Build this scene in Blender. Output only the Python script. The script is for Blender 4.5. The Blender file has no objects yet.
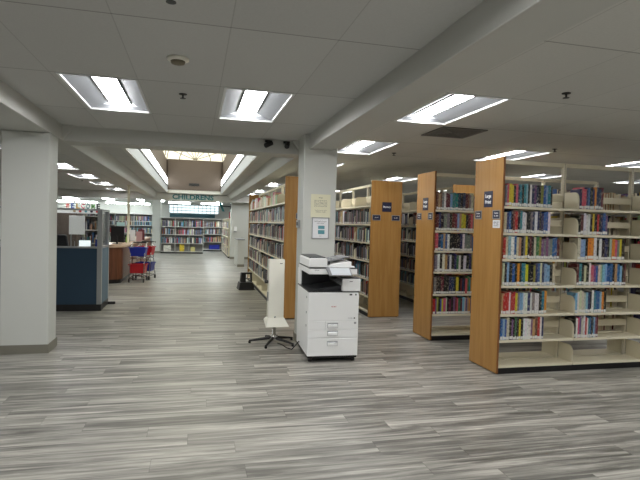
import bpy, bmesh, math, random
from mathutils import Vector, Matrix
R = math.radians
random.seed(7)
S = bpy.context.scene
COL = S.collection

# ---------------------------------------------------------------- camera
cam_d = bpy.data.cameras.new('camera'); cam = bpy.data.objects.new('camera', cam_d); COL.objects.link(cam)
S.camera = cam
FPX, YAW, PIT, ROL = 508.617, R(13.7993), R(1.65636), R(1.53393)
fw = Vector((math.sin(YAW)*math.cos(PIT), math.cos(YAW)*math.cos(PIT), -math.sin(PIT)))
rt = Vector((math.cos(YAW), -math.sin(YAW), 0)); up = rt.cross(fw)
rt2 = rt*math.cos(ROL)+up*math.sin(ROL); up2 = up*math.cos(ROL)-rt*math.sin(ROL)
M4 = Matrix((rt2, up2, -fw)).transposed().to_4x4(); M4.translation = (0, 0, 1.53)
cam.matrix_world = M4
cam_d.sensor_fit = 'HORIZONTAL'; cam_d.sensor_width = 36; cam_d.lens = FPX*36/640
cam_d.clip_start = .05; cam_d.clip_end = 200

# ---------------------------------------------------------------- world, exposure
LIGHT = 15.0          # strength of the fixture lenses
W = bpy.data.worlds.new('overcast_sky'); S.world = W; W.use_nodes = True
W.node_tree.nodes['Background'].inputs[0].default_value = (.92, .96, 1, 1)
W.node_tree.nodes['Background'].inputs[1].default_value = 1.2
S.view_settings.view_transform = 'Standard'; S.view_settings.look = 'None'
S.view_settings.gamma = 1; S.view_settings.exposure = 0.95; S.view_settings.use_curve_mapping = False

# ---------------------------------------------------------------- materials
def srgb(r, g, b):
    f = lambda c: (c/255/12.92) if c/255 <= .04045 else ((c/255+.055)/1.055)**2.4
    return (f(r), f(g), f(b), 1)
MT = {}
def mat(name, col, rough=.5, metal=0, noise=0, nscale=8, emit=None, estr=0, bump=0, spec=.5, coat=0):
    if name in MT: return MT[name]
    m = bpy.data.materials.new(name); m.use_nodes = True; nt = m.node_tree; b = nt.nodes['Principled BSDF']
    b.inputs['Roughness'].default_value = rough; b.inputs['Metallic'].default_value = metal
    b.inputs['Specular IOR Level'].default_value = spec; b.inputs['Coat Weight'].default_value = coat
    tc = nt.nodes.new('ShaderNodeTexCoord'); nz = nt.nodes.new('ShaderNodeTexNoise')
    nz.inputs['Scale'].default_value = nscale; nz.inputs['Detail'].default_value = 4
    nt.links.new(tc.outputs['Object'], nz.inputs['Vector'])
    rp = nt.nodes.new('ShaderNodeMix'); rp.data_type = 'RGBA'
    a = max(noise, .02)
    rp.inputs[6].default_value = tuple(c*(1-a) for c in col[:3])+(1,)
    rp.inputs[7].default_value = tuple(min(1, c*(1+a)) for c in col[:3])+(1,)
    nt.links.new(nz.outputs['Fac'], rp.inputs[0]); nt.links.new(rp.outputs[2], b.inputs['Base Color'])
    if bump:
        bp = nt.nodes.new('ShaderNodeBump'); bp.inputs['Strength'].default_value = bump; bp.inputs['Distance'].default_value = .002
        nt.links.new(nz.outputs['Fac'], bp.inputs['Height']); nt.links.new(bp.outputs[0], b.inputs['Normal'])
    if emit:
        b.inputs['Emission Color'].default_value = emit; b.inputs['Emission Strength'].default_value = estr
    MT[name] = m; return m

def mth(nt, op, a, b=None, c=None):
    n = nt.nodes.new('ShaderNodeMath'); n.operation = op
    for i, v in enumerate((a, b, c)):
        if v is None: continue
        if isinstance(v, (int, float)): n.inputs[i].default_value = v
        else: nt.links.new(v, n.inputs[i])
    return n.outputs[0]

def ceiling_mat(name, x0, dx, y0, dy, base):
    m = bpy.data.materials.new(name); m.use_nodes = True; nt = m.node_tree; b = nt.nodes['Principled BSDF']
    b.inputs['Roughness'].default_value = .85; b.inputs['Specular IOR Level'].default_value = .2
    g = nt.nodes.new('ShaderNodeNewGeometry'); s = nt.nodes.new('ShaderNodeSeparateXYZ'); nt.links.new(g.outputs['Position'], s.inputs[0])
    def line(o, o0, d, w):
        f = mth(nt, 'FRACT', mth(nt, 'DIVIDE', mth(nt, 'SUBTRACT', o, o0-w/2+50*d), d))
        f = mth(nt, 'ADD', f, 0); 
        return mth(nt, 'LESS_THAN', mth(nt, 'FRACT', mth(nt, 'ADD', f, 100)), w/d)
    ly = line(s.outputs[1], y0, dy, .012); lx = line(s.outputs[0], x0, dx, .007)
    n = nt.nodes.new('ShaderNodeTexNoise'); n.inputs['Scale'].default_value = 60; n.inputs['Detail'].default_value = 5
    nt.links.new(g.outputs['Position'], n.inputs['Vector'])
    # tone of each tile differs a touch
    cx = mth(nt, 'FLOOR', mth(nt, 'DIVIDE', mth(nt, 'SUBTRACT', s.outputs[0], x0), dx)); cy = mth(nt, 'FLOOR', mth(nt, 'DIVIDE', mth(nt, 'SUBTRACT', s.outputs[1], y0), dy))
    cb = nt.nodes.new('ShaderNodeCombineXYZ'); nt.links.new(cx, cb.inputs[0]); nt.links.new(cy, cb.inputs[1])
    wn = nt.nodes.new('ShaderNodeTexWhiteNoise'); nt.links.new(cb.outputs[0], wn.inputs[0])
    v = mth(nt, 'ADD', mth(nt, 'MULTIPLY', n.outputs['Fac'], .12), mth(nt, 'MULTIPLY', wn.outputs['Value'], .07))
    v = mth(nt, 'ADD', v, .87)
    v = mth(nt, 'MULTIPLY', v, mth(nt, 'SUBTRACT', 1, mth(nt, 'MULTIPLY', ly, .45)))
    v = mth(nt, 'MULTIPLY', v, mth(nt, 'SUBTRACT', 1, mth(nt, 'MULTIPLY', lx, .2)))
    mx = nt.nodes.new('ShaderNodeVectorMath'); mx.operation = 'SCALE'; mx.inputs[0].default_value = base[:3]
    nt.links.new(v, mx.inputs['Scale']); nt.links.new(mx.outputs[0], b.inputs['Base Color'])
    bp = nt.nodes.new('ShaderNodeBump'); bp.inputs['Strength'].default_value = .2; bp.inputs['Distance'].default_value = .002
    nt.links.new(n.outputs['Fac'], bp.inputs['Height']); nt.links.new(bp.outputs[0], b.inputs['Normal'])
    return m

def floor_mat():
    m = bpy.data.materials.new('vinyl_plank'); m.use_nodes = True; nt = m.node_tree; b = nt.nodes['Principled BSDF']
    g = nt.nodes.new('ShaderNodeNewGeometry'); s = nt.nodes.new('ShaderNodeSeparateXYZ'); nt.links.new(g.outputs['Position'], s.inputs[0])
    PW, PL = .178, 1.5
    row = mth(nt, 'FLOOR', mth(nt, 'DIVIDE', s.outputs[1], PW))
    w1 = nt.nodes.new('ShaderNodeTexWhiteNoise'); w1.noise_dimensions = '1D'; nt.links.new(row, w1.inputs['W'])
    xs = mth(nt, 'ADD', mth(nt, 'DIVIDE', s.outputs[0], PL), mth(nt, 'MULTIPLY', w1.outputs['Value'], 7))
    colm = mth(nt, 'FLOOR', xs)
    cb = nt.nodes.new('ShaderNodeCombineXYZ'); nt.links.new(row, cb.inputs[0]); nt.links.new(colm, cb.inputs[1])
    w2 = nt.nodes.new('ShaderNodeTexWhiteNoise'); nt.links.new(cb.outputs[0], w2.inputs[0])
    # streaky grain along x, offset per plank
    off = nt.nodes.new('ShaderNodeCombineXYZ')
    nt.links.new(mth(nt, 'ADD', mth(nt, 'MULTIPLY', s.outputs[0], 1.1), mth(nt, 'MULTIPLY', w2.outputs['Value'], 40)), off.inputs[0])
    nt.links.new(mth(nt, 'MULTIPLY', s.outputs[1], 17), off.inputs[1]); nt.links.new(mth(nt, 'MULTIPLY', w2.outputs['Value'], 19), off.inputs[2])
    n1 = nt.nodes.new('ShaderNodeTexNoise'); n1.inputs['Scale'].default_value = 1; n1.inputs['Detail'].default_value = 6; n1.inputs['Roughness'].default_value = .62
    n1.inputs['Distortion'].default_value = .6
    nt.links.new(off.outputs[0], n1.inputs['Vector'])
    off2 = nt.nodes.new('ShaderNodeCombineXYZ')
    nt.links.new(mth(nt, 'MULTIPLY', s.outputs[0], 3), off2.inputs[0]); nt.links.new(mth(nt, 'MULTIPLY', s.outputs[1], 160), off2.inputs[1])
    n2 = nt.nodes.new('ShaderNodeTexNoise'); n2.inputs['Scale'].default_value = 1; n2.inputs['Detail'].default_value = 3
    nt.links.new(off2.outputs[0], n2.inputs['Vector'])
    v = mth(nt, 'ADD', mth(nt, 'MULTIPLY', n1.outputs['Fac'], 1.05), mth(nt, 'MULTIPLY', n2.outputs['Fac'], .2))
    v = mth(nt, 'ADD', v, mth(nt, 'MULTIPLY', w2.outputs['Value'], .12))
    v = mth(nt, 'ADD', v, .015)
    cr = nt.nodes.new('ShaderNodeValToRGB'); e = cr.color_ramp.elements
    e[0].position = .40; e[0].color = srgb(70, 70, 65); e[1].position = 1.0; e[1].color = srgb(208, 206, 196)
    k = e.new(.62); k.color = srgb(116, 115, 109); k = e.new(.78); k.color = srgb(160, 158, 150)
    nt.links.new(v, cr.inputs[0])
    fy = mth(nt, 'FRACT', mth(nt, 'DIVIDE', s.outputs[1], PW)); fx = mth(nt, 'FRACT', xs)
    seam = mth(nt, 'MAXIMUM', mth(nt, 'LESS_THAN', fy, .018), mth(nt, 'LESS_THAN', fx, .0025))
    sc = nt.nodes.new('ShaderNodeVectorMath'); sc.operation = 'SCALE'; nt.links.new(cr.outputs[0], sc.inputs[0])
    nt.links.new(mth(nt, 'SUBTRACT', 1, mth(nt, 'MULTIPLY', seam, .35)), sc.inputs['Scale'])
    nt.links.new(sc.outputs[0], b.inputs['Base Color'])
    nt.links.new(mth(nt, 'ADD', .33, mth(nt, 'MULTIPLY', n1.outputs['Fac'], .16)), b.inputs['Roughness'])
    b.inputs['Specular IOR Level'].default_value = .42
    bp = nt.nodes.new('ShaderNodeBump'); bp.inputs['Strength'].default_value = .12; bp.inputs['Distance'].default_value = .002
    nt.links.new(n2.outputs['Fac'], bp.inputs['Height']); nt.links.new(bp.outputs[0], b.inputs['Normal'])
    return m

def wood_mat(name, c1, c2, rough=.4, scale=(14, 14, .9)):
    if name in MT: return MT[name]
    m = bpy.data.materials.new(name); m.use_nodes = True; nt = m.node_tree; b = nt.nodes['Principled BSDF']
    g = nt.nodes.new('ShaderNodeTexCoord'); mp = nt.nodes.new('ShaderNodeMapping'); mp.inputs['Scale'].default_value = scale
    nt.links.new(g.outputs['Object'], mp.inputs[0])
    n = nt.nodes.new('ShaderNodeTexNoise'); n.inputs['Scale'].default_value = 1.4; n.inputs['Detail'].default_value = 7; n.inputs['Distortion'].default_value = .8
    nt.links.new(mp.outputs[0], n.inputs['Vector'])
    cr = nt.nodes.new('ShaderNodeValToRGB'); e = cr.color_ramp.elements
    e[0].position = .3; e[0].color = c1; e[1].position = .7; e[1].color = c2
    nt.links.new(n.outputs['Fac'], cr.inputs[0]); nt.links.new(cr.outputs[0], b.inputs['Base Color'])
    b.inputs['Roughness'].default_value = rough; b.inputs['Specular IOR Level'].default_value = .4
    MT[name] = m; return m

def book_mat(name, attr):
    m = bpy.data.materials.new(name); m.use_nodes = True; nt = m.node_tree; b = nt.nodes['Principled BSDF']
    b.inputs['Roughness'].default_value = .38
    tc = nt.nodes.new('ShaderNodeTexCoord')
    if attr:
        a = nt.nodes.new('ShaderNodeAttribute'); a.attribute_name = 'col'; base = a.outputs['Color']
        mp = nt.nodes.new('ShaderNodeMapping'); mp.inputs['Scale'].default_value = (45, 45, 22); nt.links.new(tc.outputs['Object'], mp.inputs[0])
        zr = None
    else:
        a = nt.nodes.new('ShaderNodeObjectInfo'); base = a.outputs['Color']
        mp = nt.nodes.new('ShaderNodeMapping'); mp.inputs['Scale'].default_value = (2.2, 1, 10)
        nt.links.new(tc.outputs['Generated'], mp.inputs[0])
        cbb = nt.nodes.new('ShaderNodeCombineXYZ')
        for i in range(3): nt.links.new(mth(nt, 'MULTIPLY', a.outputs['Random'], 37+i*11), cbb.inputs[i])
        nt.links.new(cbb.outputs[0], mp.inputs['Location'])
    n = nt.nodes.new('ShaderNodeTexNoise'); n.inputs['Scale'].default_value = 1.2; n.inputs['Detail'].default_value = 2
    nt.links.new(mp.outputs[0], n.inputs['Vector'])
    msk = nt.nodes.new('ShaderNodeMapRange'); msk.inputs[1].default_value = .56; msk.inputs[2].default_value = .6; nt.links.new(n.outputs['Fac'], msk.inputs[0])
    fac = mth(nt, 'MULTIPLY', msk.outputs[0], .12 if attr else .42)
    # lettering colour: light on dark covers, dark on light covers
    bw = nt.nodes.new('ShaderNodeRGBToBW'); nt.links.new(base, bw.inputs[0])
    lt = mth(nt, 'LESS_THAN', bw.outputs[0], .22)
    mx0 = nt.nodes.new('ShaderNodeMix'); mx0.data_type = 'RGBA'; mx0.inputs[6].default_value = srgb(40, 38, 48); mx0.inputs[7].default_value = srgb(200, 190, 165)
    nt.links.new(lt, mx0.inputs[0])
    mx = nt.nodes.new('ShaderNodeMix'); mx.data_type = 'RGBA'; nt.links.new(fac, mx.inputs[0]); nt.links.new(base, mx.inputs[6]); nt.links.new(mx0.outputs[2], mx.inputs[7])
    nt.links.new(mx.outputs[2], b.inputs['Base Color'])
    return m

def pane_mat(name, col, clear=.35, em=0):
    m = bpy.data.materials.new(name); m.use_nodes = True; nt = m.node_tree
    for n in list(nt.nodes):
        if n.type == 'BSDF_PRINCIPLED': nt.nodes.remove(n)
    out = [n for n in nt.nodes if n.type == 'OUTPUT_MATERIAL'][0]
    t = nt.nodes.new('ShaderNodeBsdfTranslucent'); t.inputs[0].default_value = col
    p = nt.nodes.new('ShaderNodeBsdfTransparent'); p.inputs[0].default_value = col
    n = nt.nodes.new('ShaderNodeTexNoise'); n.inputs['Scale'].default_value = 5
    mx = nt.nodes.new('ShaderNodeMixShader'); nt.links.new(t.outputs[0], mx.inputs[1]); nt.links.new(p.outputs[0], mx.inputs[2])
    nt.links.new(mth(nt, 'ADD', clear-.1, mth(nt, 'MULTIPLY', n.outputs['Fac'], .2)), mx.inputs[0])
    nt.links.new(mx.outputs[0], out.inputs[0]); return m

WALL = mat('wall_paint', srgb(205, 206, 200), .6, noise=.03, nscale=3)
WALLG = mat('beam_paint', srgb(196, 197, 192), .55, noise=.03, nscale=3)
PILLAR = mat('pillar_paint', srgb(200, 203, 197), .5, noise=.02, nscale=4)
COVE = mat('rubber_base', srgb(122, 120, 108), .5, noise=.05)
TAUPE = mat('taupe_paint', srgb(92, 81, 73), .7, noise=.05)
METAL = mat('cream_enamel', srgb(224, 217, 192), .42, noise=.03)
METALD = mat('cream_enamel_backstop', srgb(218, 210, 185), .45, noise=.03)
BLACK = mat('black_plastic', srgb(22, 22, 24), .45, noise=.1)
KICK = mat('black_kick', srgb(16, 16, 17), .5, noise=.1)
OAK = wood_mat('oak_veneer', srgb(158, 115, 58), srgb(176, 134, 76), .35)
OAKD = wood_mat('oak_veneer_edge', srgb(120, 78, 40), srgb(140, 92, 50), .45)
CHERRY = wood_mat('cherry_laminate', srgb(96, 58, 38), srgb(122, 76, 52), .4)
TOPW = wood_mat('counter_laminate', srgb(190, 160, 135), srgb(205, 178, 152), .35)
WHITE = mat('white_plastic', srgb(242, 244, 243), .38, noise=.02)
WHITE2 = mat('cream_plastic', srgb(238, 237, 224), .4, noise=.02)
GREYP = mat('grey_plastic', srgb(120, 122, 124), .45, noise=.05)
DARKP = mat('charcoal_plastic', srgb(38, 40, 43), .4, noise=.08)
SILVER = mat('brushed_aluminium', srgb(160, 163, 164), .35, .6, noise=.05, nscale=30)
CHROME = mat('chrome_steel', srgb(190, 190, 190), .2, 1, noise=.03)
NAVY = mat('navy_sign', srgb(34, 38, 66), .35, noise=.05)
BLUEFAB = mat('blue_fabric', srgb(44, 66, 84), .9, noise=.18, nscale=120, bump=.4)
BLUEFAB2 = mat('lighter_blue_fabric', srgb(98, 118, 134), .9, noise=.15, nscale=120, bump=.4)
PAPER = mat('white_paper', srgb(232, 234, 236), .7, noise=.02)
CREAMP = mat('cream_paper', srgb(226, 224, 196), .7, noise=.02)
INK = mat('black_ink', srgb(50, 50, 50), .7)
TEAL = mat('teal_letter', srgb(40, 112, 116), .5, noise=.05)
TEALP = mat('teal_paper', srgb(90, 150, 160), .6)
RED = mat('red_basket', srgb(190, 26, 38), .4, noise=.05)
BLUE = mat('blue_basket', srgb(28, 42, 150), .4, noise=.05)
LENS = mat('lit_lens', srgb(240, 245, 250), .4, emit=(1, .985, .985, 1), estr=LIGHT)
REFL = mat('fixture_reflector', srgb(138, 142, 146), .45, noise=.06, nscale=90)
FRAME = mat('fixture_frame', srgb(225, 228, 228), .4, noise=.02)
PANE = pane_mat('skylight_fibreglass', (.95, .86, .62, 1), .3)
GBLOCK = pane_mat('glass_block', (.9, .98, .98, 1), .5)
CLEAR = bpy.data.materials.new('clear_glass'); CLEAR.use_nodes = True
_b = CLEAR.node_tree.nodes['Principled BSDF']; _b.inputs['Transmission Weight'].default_value = 1; _b.inputs['Roughness'].default_value = .02; _b.inputs['IOR'].default_value = 1.1
_b.inputs['Base Color'].default_value = (.95, .98, .98, 1)
BOOKM = book_mat('book_cover', False); BOOKS = book_mat('book_cover_mass', True)
PAGES = mat('book_pages', srgb(206, 196, 172), .8, noise=.12, nscale=150)
MULL = mat('mullion_paint', srgb(120, 112, 92), .5)

# ---------------------------------------------------------------- mesh helpers
class MB:
    def __init__(s): s.v = []; s.f = []; s.mi = []; s.mats = []; s.col = []; s.cc = None
    def m(s, mt):
        if mt not in s.mats: s.mats.append(mt)
        return s.mats.index(mt)
    def poly(s, pts, mt):
        i = len(s.v); s.v += [tuple(p) for p in pts]; s.f.append(tuple(range(i, i+len(pts)))); s.mi.append(s.m(mt)); s.col.append(s.cc)
    def hexa(s, p, mt):            # 8 points: bottom 4 ccw, top 4 ccw
        i = len(s.v); s.v += [tuple(q) for q in p]; k = s.m(mt)
        for f in ((3, 2, 1, 0), (4, 5, 6, 7), (0, 1, 5, 4), (1, 2, 6, 5), (2, 3, 7, 6), (3, 0, 4, 7)):
            s.f.append(tuple(i+q for q in f)); s.mi.append(k); s.col.append(s.cc)
        return s
    def box(s, x0, y0, z0, x1, y1, z1, mt):
        return s.hexa(((x0, y0, z0), (x1, y0, z0), (x1, y1, z0), (x0, y1, z0), (x0, y0, z1), (x1, y0, z1), (x1, y1, z1), (x0, y1, z1)), mt)
    def prism(s, pts, vec, mt):    # planar polygon swept by vec
        i = len(s.v); n = len(pts); v = Vector(vec); k = s.m(mt)
        s.v += [tuple(p) for p in pts]+[tuple(Vector(p)+v) for p in pts]
        s.f += [tuple(range(i+n-1, i-1, -1)), tuple(range(i+n, i+2*n))]; s.mi += [k, k]; s.col += [s.cc]*2
        for a in range(n):
            b = (a+1) % n; s.f.append((i+a, i+b, i+n+b, i+n+a)); s.mi.append(k); s.col.append(s.cc)
        return s
    def tube(s, pts, r, mt, n=10):
        k = s.m(mt); pts = [Vector(p) for p in pts]; rings = []
        for j, p in enumerate(pts):
            d = (pts[min(j+1, len(pts)-1)]-pts[max(j-1, 0)]).normalized()
            a = d.cross(Vector((0, 0, 1)));
            if a.length < .05: a = d.cross(Vector((1, 0, 0)))
            a.normalize(); b = d.cross(a); rr = r[j] if isinstance(r, (list, tuple)) else r
            i = len(s.v); s.v += [tuple(p+a*math.cos(2*math.pi*q/n)*rr+b*math.sin(2*math.pi*q/n)*rr) for q in range(n)]; rings.append(i)
        for a, b in zip(rings, rings[1:]):
            for q in range(n): s.f.append((a+q, a+(q+1) % n, b+(q+1) % n, b+q)); s.mi.append(k); s.col.append(s.cc)
        s.f.append(tuple(rings[0]+q for q in range(n))[::-1]); s.f.append(tuple(rings[-1]+q for q in range(n))); s.mi += [k, k]; s.col += [s.cc]*2
        return s
    def lathe(s, prof, c, mt, n=24):   # (r,z) profile about vertical axis through c
        return s.tube([(c[0], c[1], c[2]+z) for r, z in prof], [max(r, .0005) for r, z in prof], mt, n)
    def build(s, name, parent=None, bevel=0, smooth=False, loc=None):
        me = bpy.data.meshes.new(name); me.from_pydata(s.v, [], s.f)
        for mt in s.mats: me.materials.append(mt)
        me.polygons.foreach_set('material_index', s.mi)
        if any(c is not None for c in s.col):
            at = me.color_attributes.new('col', 'FLOAT_COLOR', 'CORNER'); d = []
            for p, c in zip(me.polygons, s.col): d += list(c or (.5, .5, .5, 1))*p.loop_total
            at.data.foreach_set('color', d)
        bm = bmesh.new(); bm.from_mesh(me); bmesh.ops.recalc_face_normals(bm, faces=bm.faces); bm.to_mesh(me); bm.free()
        if smooth:
            for p in me.polygons: p.use_smooth = len(p.vertices) <= 4
        o = bpy.data.objects.new(name, me); COL.objects.link(o)
        if parent: o.parent = parent
        if loc: o.location = loc
        if bevel:
            md = o.modifiers.new('bevel', 'BEVEL'); md.width = bevel; md.segments = 2; md.limit_method = 'ANGLE'
        return o

def struct(o): o['kind'] = 'structure'; return o
def tag(o, label, cat, group=None, kind=None):
    o['label'] = label; o['category'] = cat
    if group: o['group'] = group
    if kind: o['kind'] = kind
    return o
def empty(name, loc=(0, 0, 0), rz=0):
    o = bpy.data.objects.new(name, None); COL.objects.link(o); o.location = loc; o.rotation_euler = (0, 0, rz); o.empty_display_size = .1; return o
def copy_tree(o, parent=None):
    c = o.copy(); COL.objects.link(c)
    if parent: c.parent = parent
    for ch in list(o.children): copy_tree(ch, c)
    return c
def text(name, body, size, mt, loc, rot, parent=None, extrude=.002, bold=0, fit=None, align='CENTER'):
    cu = bpy.data.curves.new('t', 'FONT'); cu.body = body; cu.size = size; cu.extrude = extrude; cu.offset = bold; cu.align_x = align; cu.align_y = 'CENTER'
    cu.resolution_u = 3
    to = bpy.data.objects.new('t', cu); me = bpy.data.meshes.new_from_object(to); bpy.data.objects.remove(to)
    if fit:
        xs = [v.co.x for v in me.vertices]; k = fit/(max(xs)-min(xs))
        for v in me.vertices: v.co.x *= k
    me.materials.clear(); me.materials.append(mt)
    o = bpy.data.objects.new(name, me); COL.objects.link(o); o.location = loc; o.rotation_euler = rot
    if parent: o.parent = parent
    return o

# ================================================================ STRUCTURE
ZC, ZB = 2.67, 2.487
XL, XR, YN, YF, YM = -12.0, 13.0, -5.0, 36.0, 22.0
b = MB(); b.box(XL, YN, -.1, XR, YF, 0, floor_mat()); struct(b.build('floor'))

def holed(x0, x1, y0, y1, z, holes, mt, name):
    xs = sorted({x0, x1}|{v for h in holes for v in (h[0], h[1]) if x0 < v < x1}); ys = sorted({y0, y1}|{v for h in holes for v in (h[2], h[3]) if y0 < v < y1})
    bm = MB()
    for a, c in zip(xs, xs[1:]):
        for d, e in zip(ys, ys[1:]):
            mx, my = (a+c)/2, (d+e)/2
            if any(h[0] < mx < h[1] and h[2] < my < h[3] for h in holes): continue
            bm.poly(((a, e, z), (c, e, z), (c, d, z), (a, d, z)), mt)
    return struct(bm.build(name))

# lights: (centre x, centre y, half w, half l)
LC = [(-.78, 5.05), (.52, 5.05), (-.78, -.3), (.52, -.3), (-.78, -3.0), (.52, -3.0), (-.78, 1.2), (.52, 1.2)]  # unseen panels near and behind the camera include extras added for brightness
LR = [(2.34, 4.53), (2.36, 7.06), (2.34, 9.55), (2.25, 14.75), (2.25, 18.0), (4.69, 6.98), (7.02, 6.98), (4.69, 11.45), (7.0, 9.45), (9.35, 9.0), (9.35, 3.5),
      (2.34, -.6), (2.34, .95), (2.25, 20.35), (4.69, 2.3), (7.02, 4.2), (4.69, .9), (7.02, 2.4), (4.69, -2.6), (7.0, 14.4), (4.69, 16.5)]  # includes unseen panels added to brighten the nearest bookcase and far right pillar
LL = [(-2.9, 12.16), (-2.9, 14.7), (-2.9, 17.4), (-2.9, 20.2), (-2.9, 4.5), (-2.9, 9.6), (-5.6, 4.5), (-5.6, 9.6), (-5.6, 14.7), (-5.6, 19.5), (-2.9, -1.5)]  # leftmost panels are unseen, added for their light
HW, HL = .3, .61
def hole(x, y, w=HW, l=HL): return (x-w, x+w, y-l, y+l)
SKY = (-1.10, .98, 8.0, 21.1)
CM = ceiling_mat('ceiling_tile', -.475, .655, 3.05, 1.335, srgb(202, 203, 201))
CR_ = ceiling_mat('ceiling_tile_right', 2.03, .6, 3.92, 1.24, srgb(214, 214, 209))
CL_ = ceiling_mat('ceiling_tile_left', -2.6, .6, 3.6, 1.27, srgb(200, 202, 199))
holed(-1.6, 1.5, YN, YF, ZC, [hole(*p, .305, .66) for p in LC]+[SKY], CM, 'ceiling')
holed(1.5, XR, YN, YF, ZC, [hole(*p) for p in LR], CR_, 'ceiling')
holed(XL, -1.6, YN, YF, ZC, [hole(*p) for p in LL], CL_, 'ceiling')
b = MB(); b.box(XL, YN, ZC+.25, SKY[0]-.3, YF, ZC+.3, WALL); b.box(SKY[1]+.3, YN, ZC+.25, XR, YF, ZC+.3, WALL)
b.box(SKY[0]-.3, YN, ZC+.25, SKY[1]+.3, SKY[2]-.2, ZC+.3, WALL); b.box(SKY[0]-.3, SKY[3]+.2, ZC+.25, SKY[1]+.3, YF, ZC+.3, WALL)
struct(b.build('ceiling_slab'))
H5 = ZC+.3
for n, a in (('wall_left', (XL-.2, YN, 0, XL, YF, H5)), ('wall_right', (XR, YN, 0, XR+.2, YF, H5)), ('wall_near', (XL, YN-.2, 0, XR, YN, H5))):
    b = MB(); b.box(*a, WALL); struct(b.build(n))
b = MB()
b.box(XL, YF, 0, -1.75, YF+.2, H5, WALL); b.box(1.55, YF, 0, XR, YF+.2, H5, WALL); b.box(-1.75, YF, 0, 1.55, YF+.2, 2.1, WALL); b.box(-1.75, YF, 2.66, 1.55, YF+.2, H5, WALL)
struct(b.build('wall_far'))
b = MB(); b.box(2.2, YM, 0, XR, YM+.15, ZC-.01, WALL); struct(b.build('wall_back_right'))
# glass block window in the far wall
w = struct(empty('window_1', (0, YF+.05, 2.1)))
b = MB(); b.box(-1.75, 0, 0, 1.55, .08, .56, GBLOCK); b.build('pane', w)
b = MB()
for i in range(13): x = -1.75+i*3.3/12; b.box(x-.018, -.01, 0, x+.018, .09, .56, SILVER)
for i in range(4): z = i*.56/3; b.box(-1.75, -.01, max(0, z-.018), 1.55, .09, min(.56, z+.018), SILVER)
b.build('mortar_grid', w)

# beams (named trim_<n>)
def beamprism(name, sec, y0, y1, mt=WALLG):
    b = MB(); b.prism([(x, y0, z) for x, z in sec], (0, y1-y0, 0), mt); return struct(b.build(name, bevel=.006))
beamprism('trim_1', [(-2.1, ZB), (-1.6, ZB), (-1.6, ZC+.02), (-2.1, ZC+.02)], YN, 6.8)
beamprism('trim_2', [(1.372, ZB), (1.69, ZB), (1.69, ZC+.02), (1.372, ZC+.02)], YN, 6.8)
beamprism('trim_3', [(-1.92, ZB), (-1.6, ZB), (-1.45, ZC+.02), (-1.92, ZC+.02)], 6.8, 21.3)
beamprism('trim_4', [(1.372, ZB), (1.69, ZB), (1.69, ZC+.02), (1.235, ZC+.02)], 6.8, 21.3)
b = MB(); b.box(-1.6, 6.86, ZB, 1.38, 7.25, ZC+.02, WALLG); struct(b.build('trim_5', bevel=.006))
b = MB(); b.box(XL, 21.3, 2.38, 2.2, 21.75, ZC+.02, WALLG); struct(b.build('trim_6', bevel=.006))
b = MB(); b.box(1.69, YN, ZC-.02, 1.73, 21.3, ZC+.01, FRAME); struct(b.build('trim_7'))

# skylight well
x0, x1, y0, y1 = SKY
ZW1, ZW2, ZT = 2.95, 3.22, 4.0
b = MB()
for s_, x in ((-1, x0), (1, x1)):
    b.box(min(x, x+s_*.06), y0, ZC-.01, max(x, x+s_*.06), y1, ZW1, WALL)
b.box(x0-.06, y0-.06, ZC-.01, x1+.06, y0, ZW1, WALL); b.box(x0-.06, y1, ZC-.01, x1+.06, y1+.06, ZW1, WALL)
struct(b.build('trim_8'))
PANELD = mat('dim_glow_panel', srgb(150, 155, 158), .5, emit=(.95, 1, 1, 1), estr=.1)
b = MB()
for s_, x in ((-1, x0), (1, x1)):
    b.box(min(x+s_*.06, x+s_*.12), y0, ZW1, max(x+s_*.06, x+s_*.12), y1+.06, ZT, TAUPE)
b.box(x0-.12, y0-.12, ZW1, x1+.12, y0, ZT, TAUPE); b.box(x0-.12, y1+.06, ZW1, x1+.12, y1+.12, ZT, TAUPE)
struct(b.build('trim_9'))
# far wall of the well in front of the liner
b = MB(); b.box(x0, y1-.02, ZC+.12, x1, y1, ZT, TAUPE); struct(b.build('trim_10'))
b = MB(); b.box(-.28, y1-.04, ZC+.3, .12, y1-.015, ZC+.4, DARKP)
for k in range(4): b.box(-.27, y1-.05, ZC+.31+k*.022, .11, y1-.04, ZC+.318+k*.022, BLACK)
tag(b.build('air_grille'), 'small dark air grille on the brown end wall of the skylight well', 'air vent')
# long fluorescent strips along both sides of the well
for s_, x, lab in ((-1, x0, 'long lit strip light along the left side of the skylight well'), (1, x1, 'long lit strip light along the right side of the skylight well')):
    r = tag(empty('strip_light', (x, 0, ZW1)), lab, 'strip light', 'strip lights in the skylight well')
    b = MB(); b.box(-.045 if s_ < 0 else 0, y0+.1, 0, 0 if s_ < 0 else .045, y1-.1, .03, FRAME); b.build('housing', r)
    b = MB(); b.box(min(0, -s_*.006), y0+.05, ZC+.01-ZW1, max(0, -s_*.006), y1-.05, -.05, PANELD); lo = b.build('outer_panel', r)  # side panel of the well, with a faint emission in its material
    b = MB(); b.box(min(0, -s_*.02), y0+.02, -.045, max(0, -s_*.02), y1-.02, .012, DARKP); b.build('seam_strip', r)
    b = MB(); a = (0 if s_ < 0 else -.02); b.box(min(0, s_*.03), y0+.12, .03, max(0, s_*.03), y1-.12, ZW2-ZW1, LENSW := mat('strip_lens', srgb(240, 245, 250), .4, emit=(.95, 1, .98, 1), estr=4.5)); b.build('lens', r)
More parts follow.
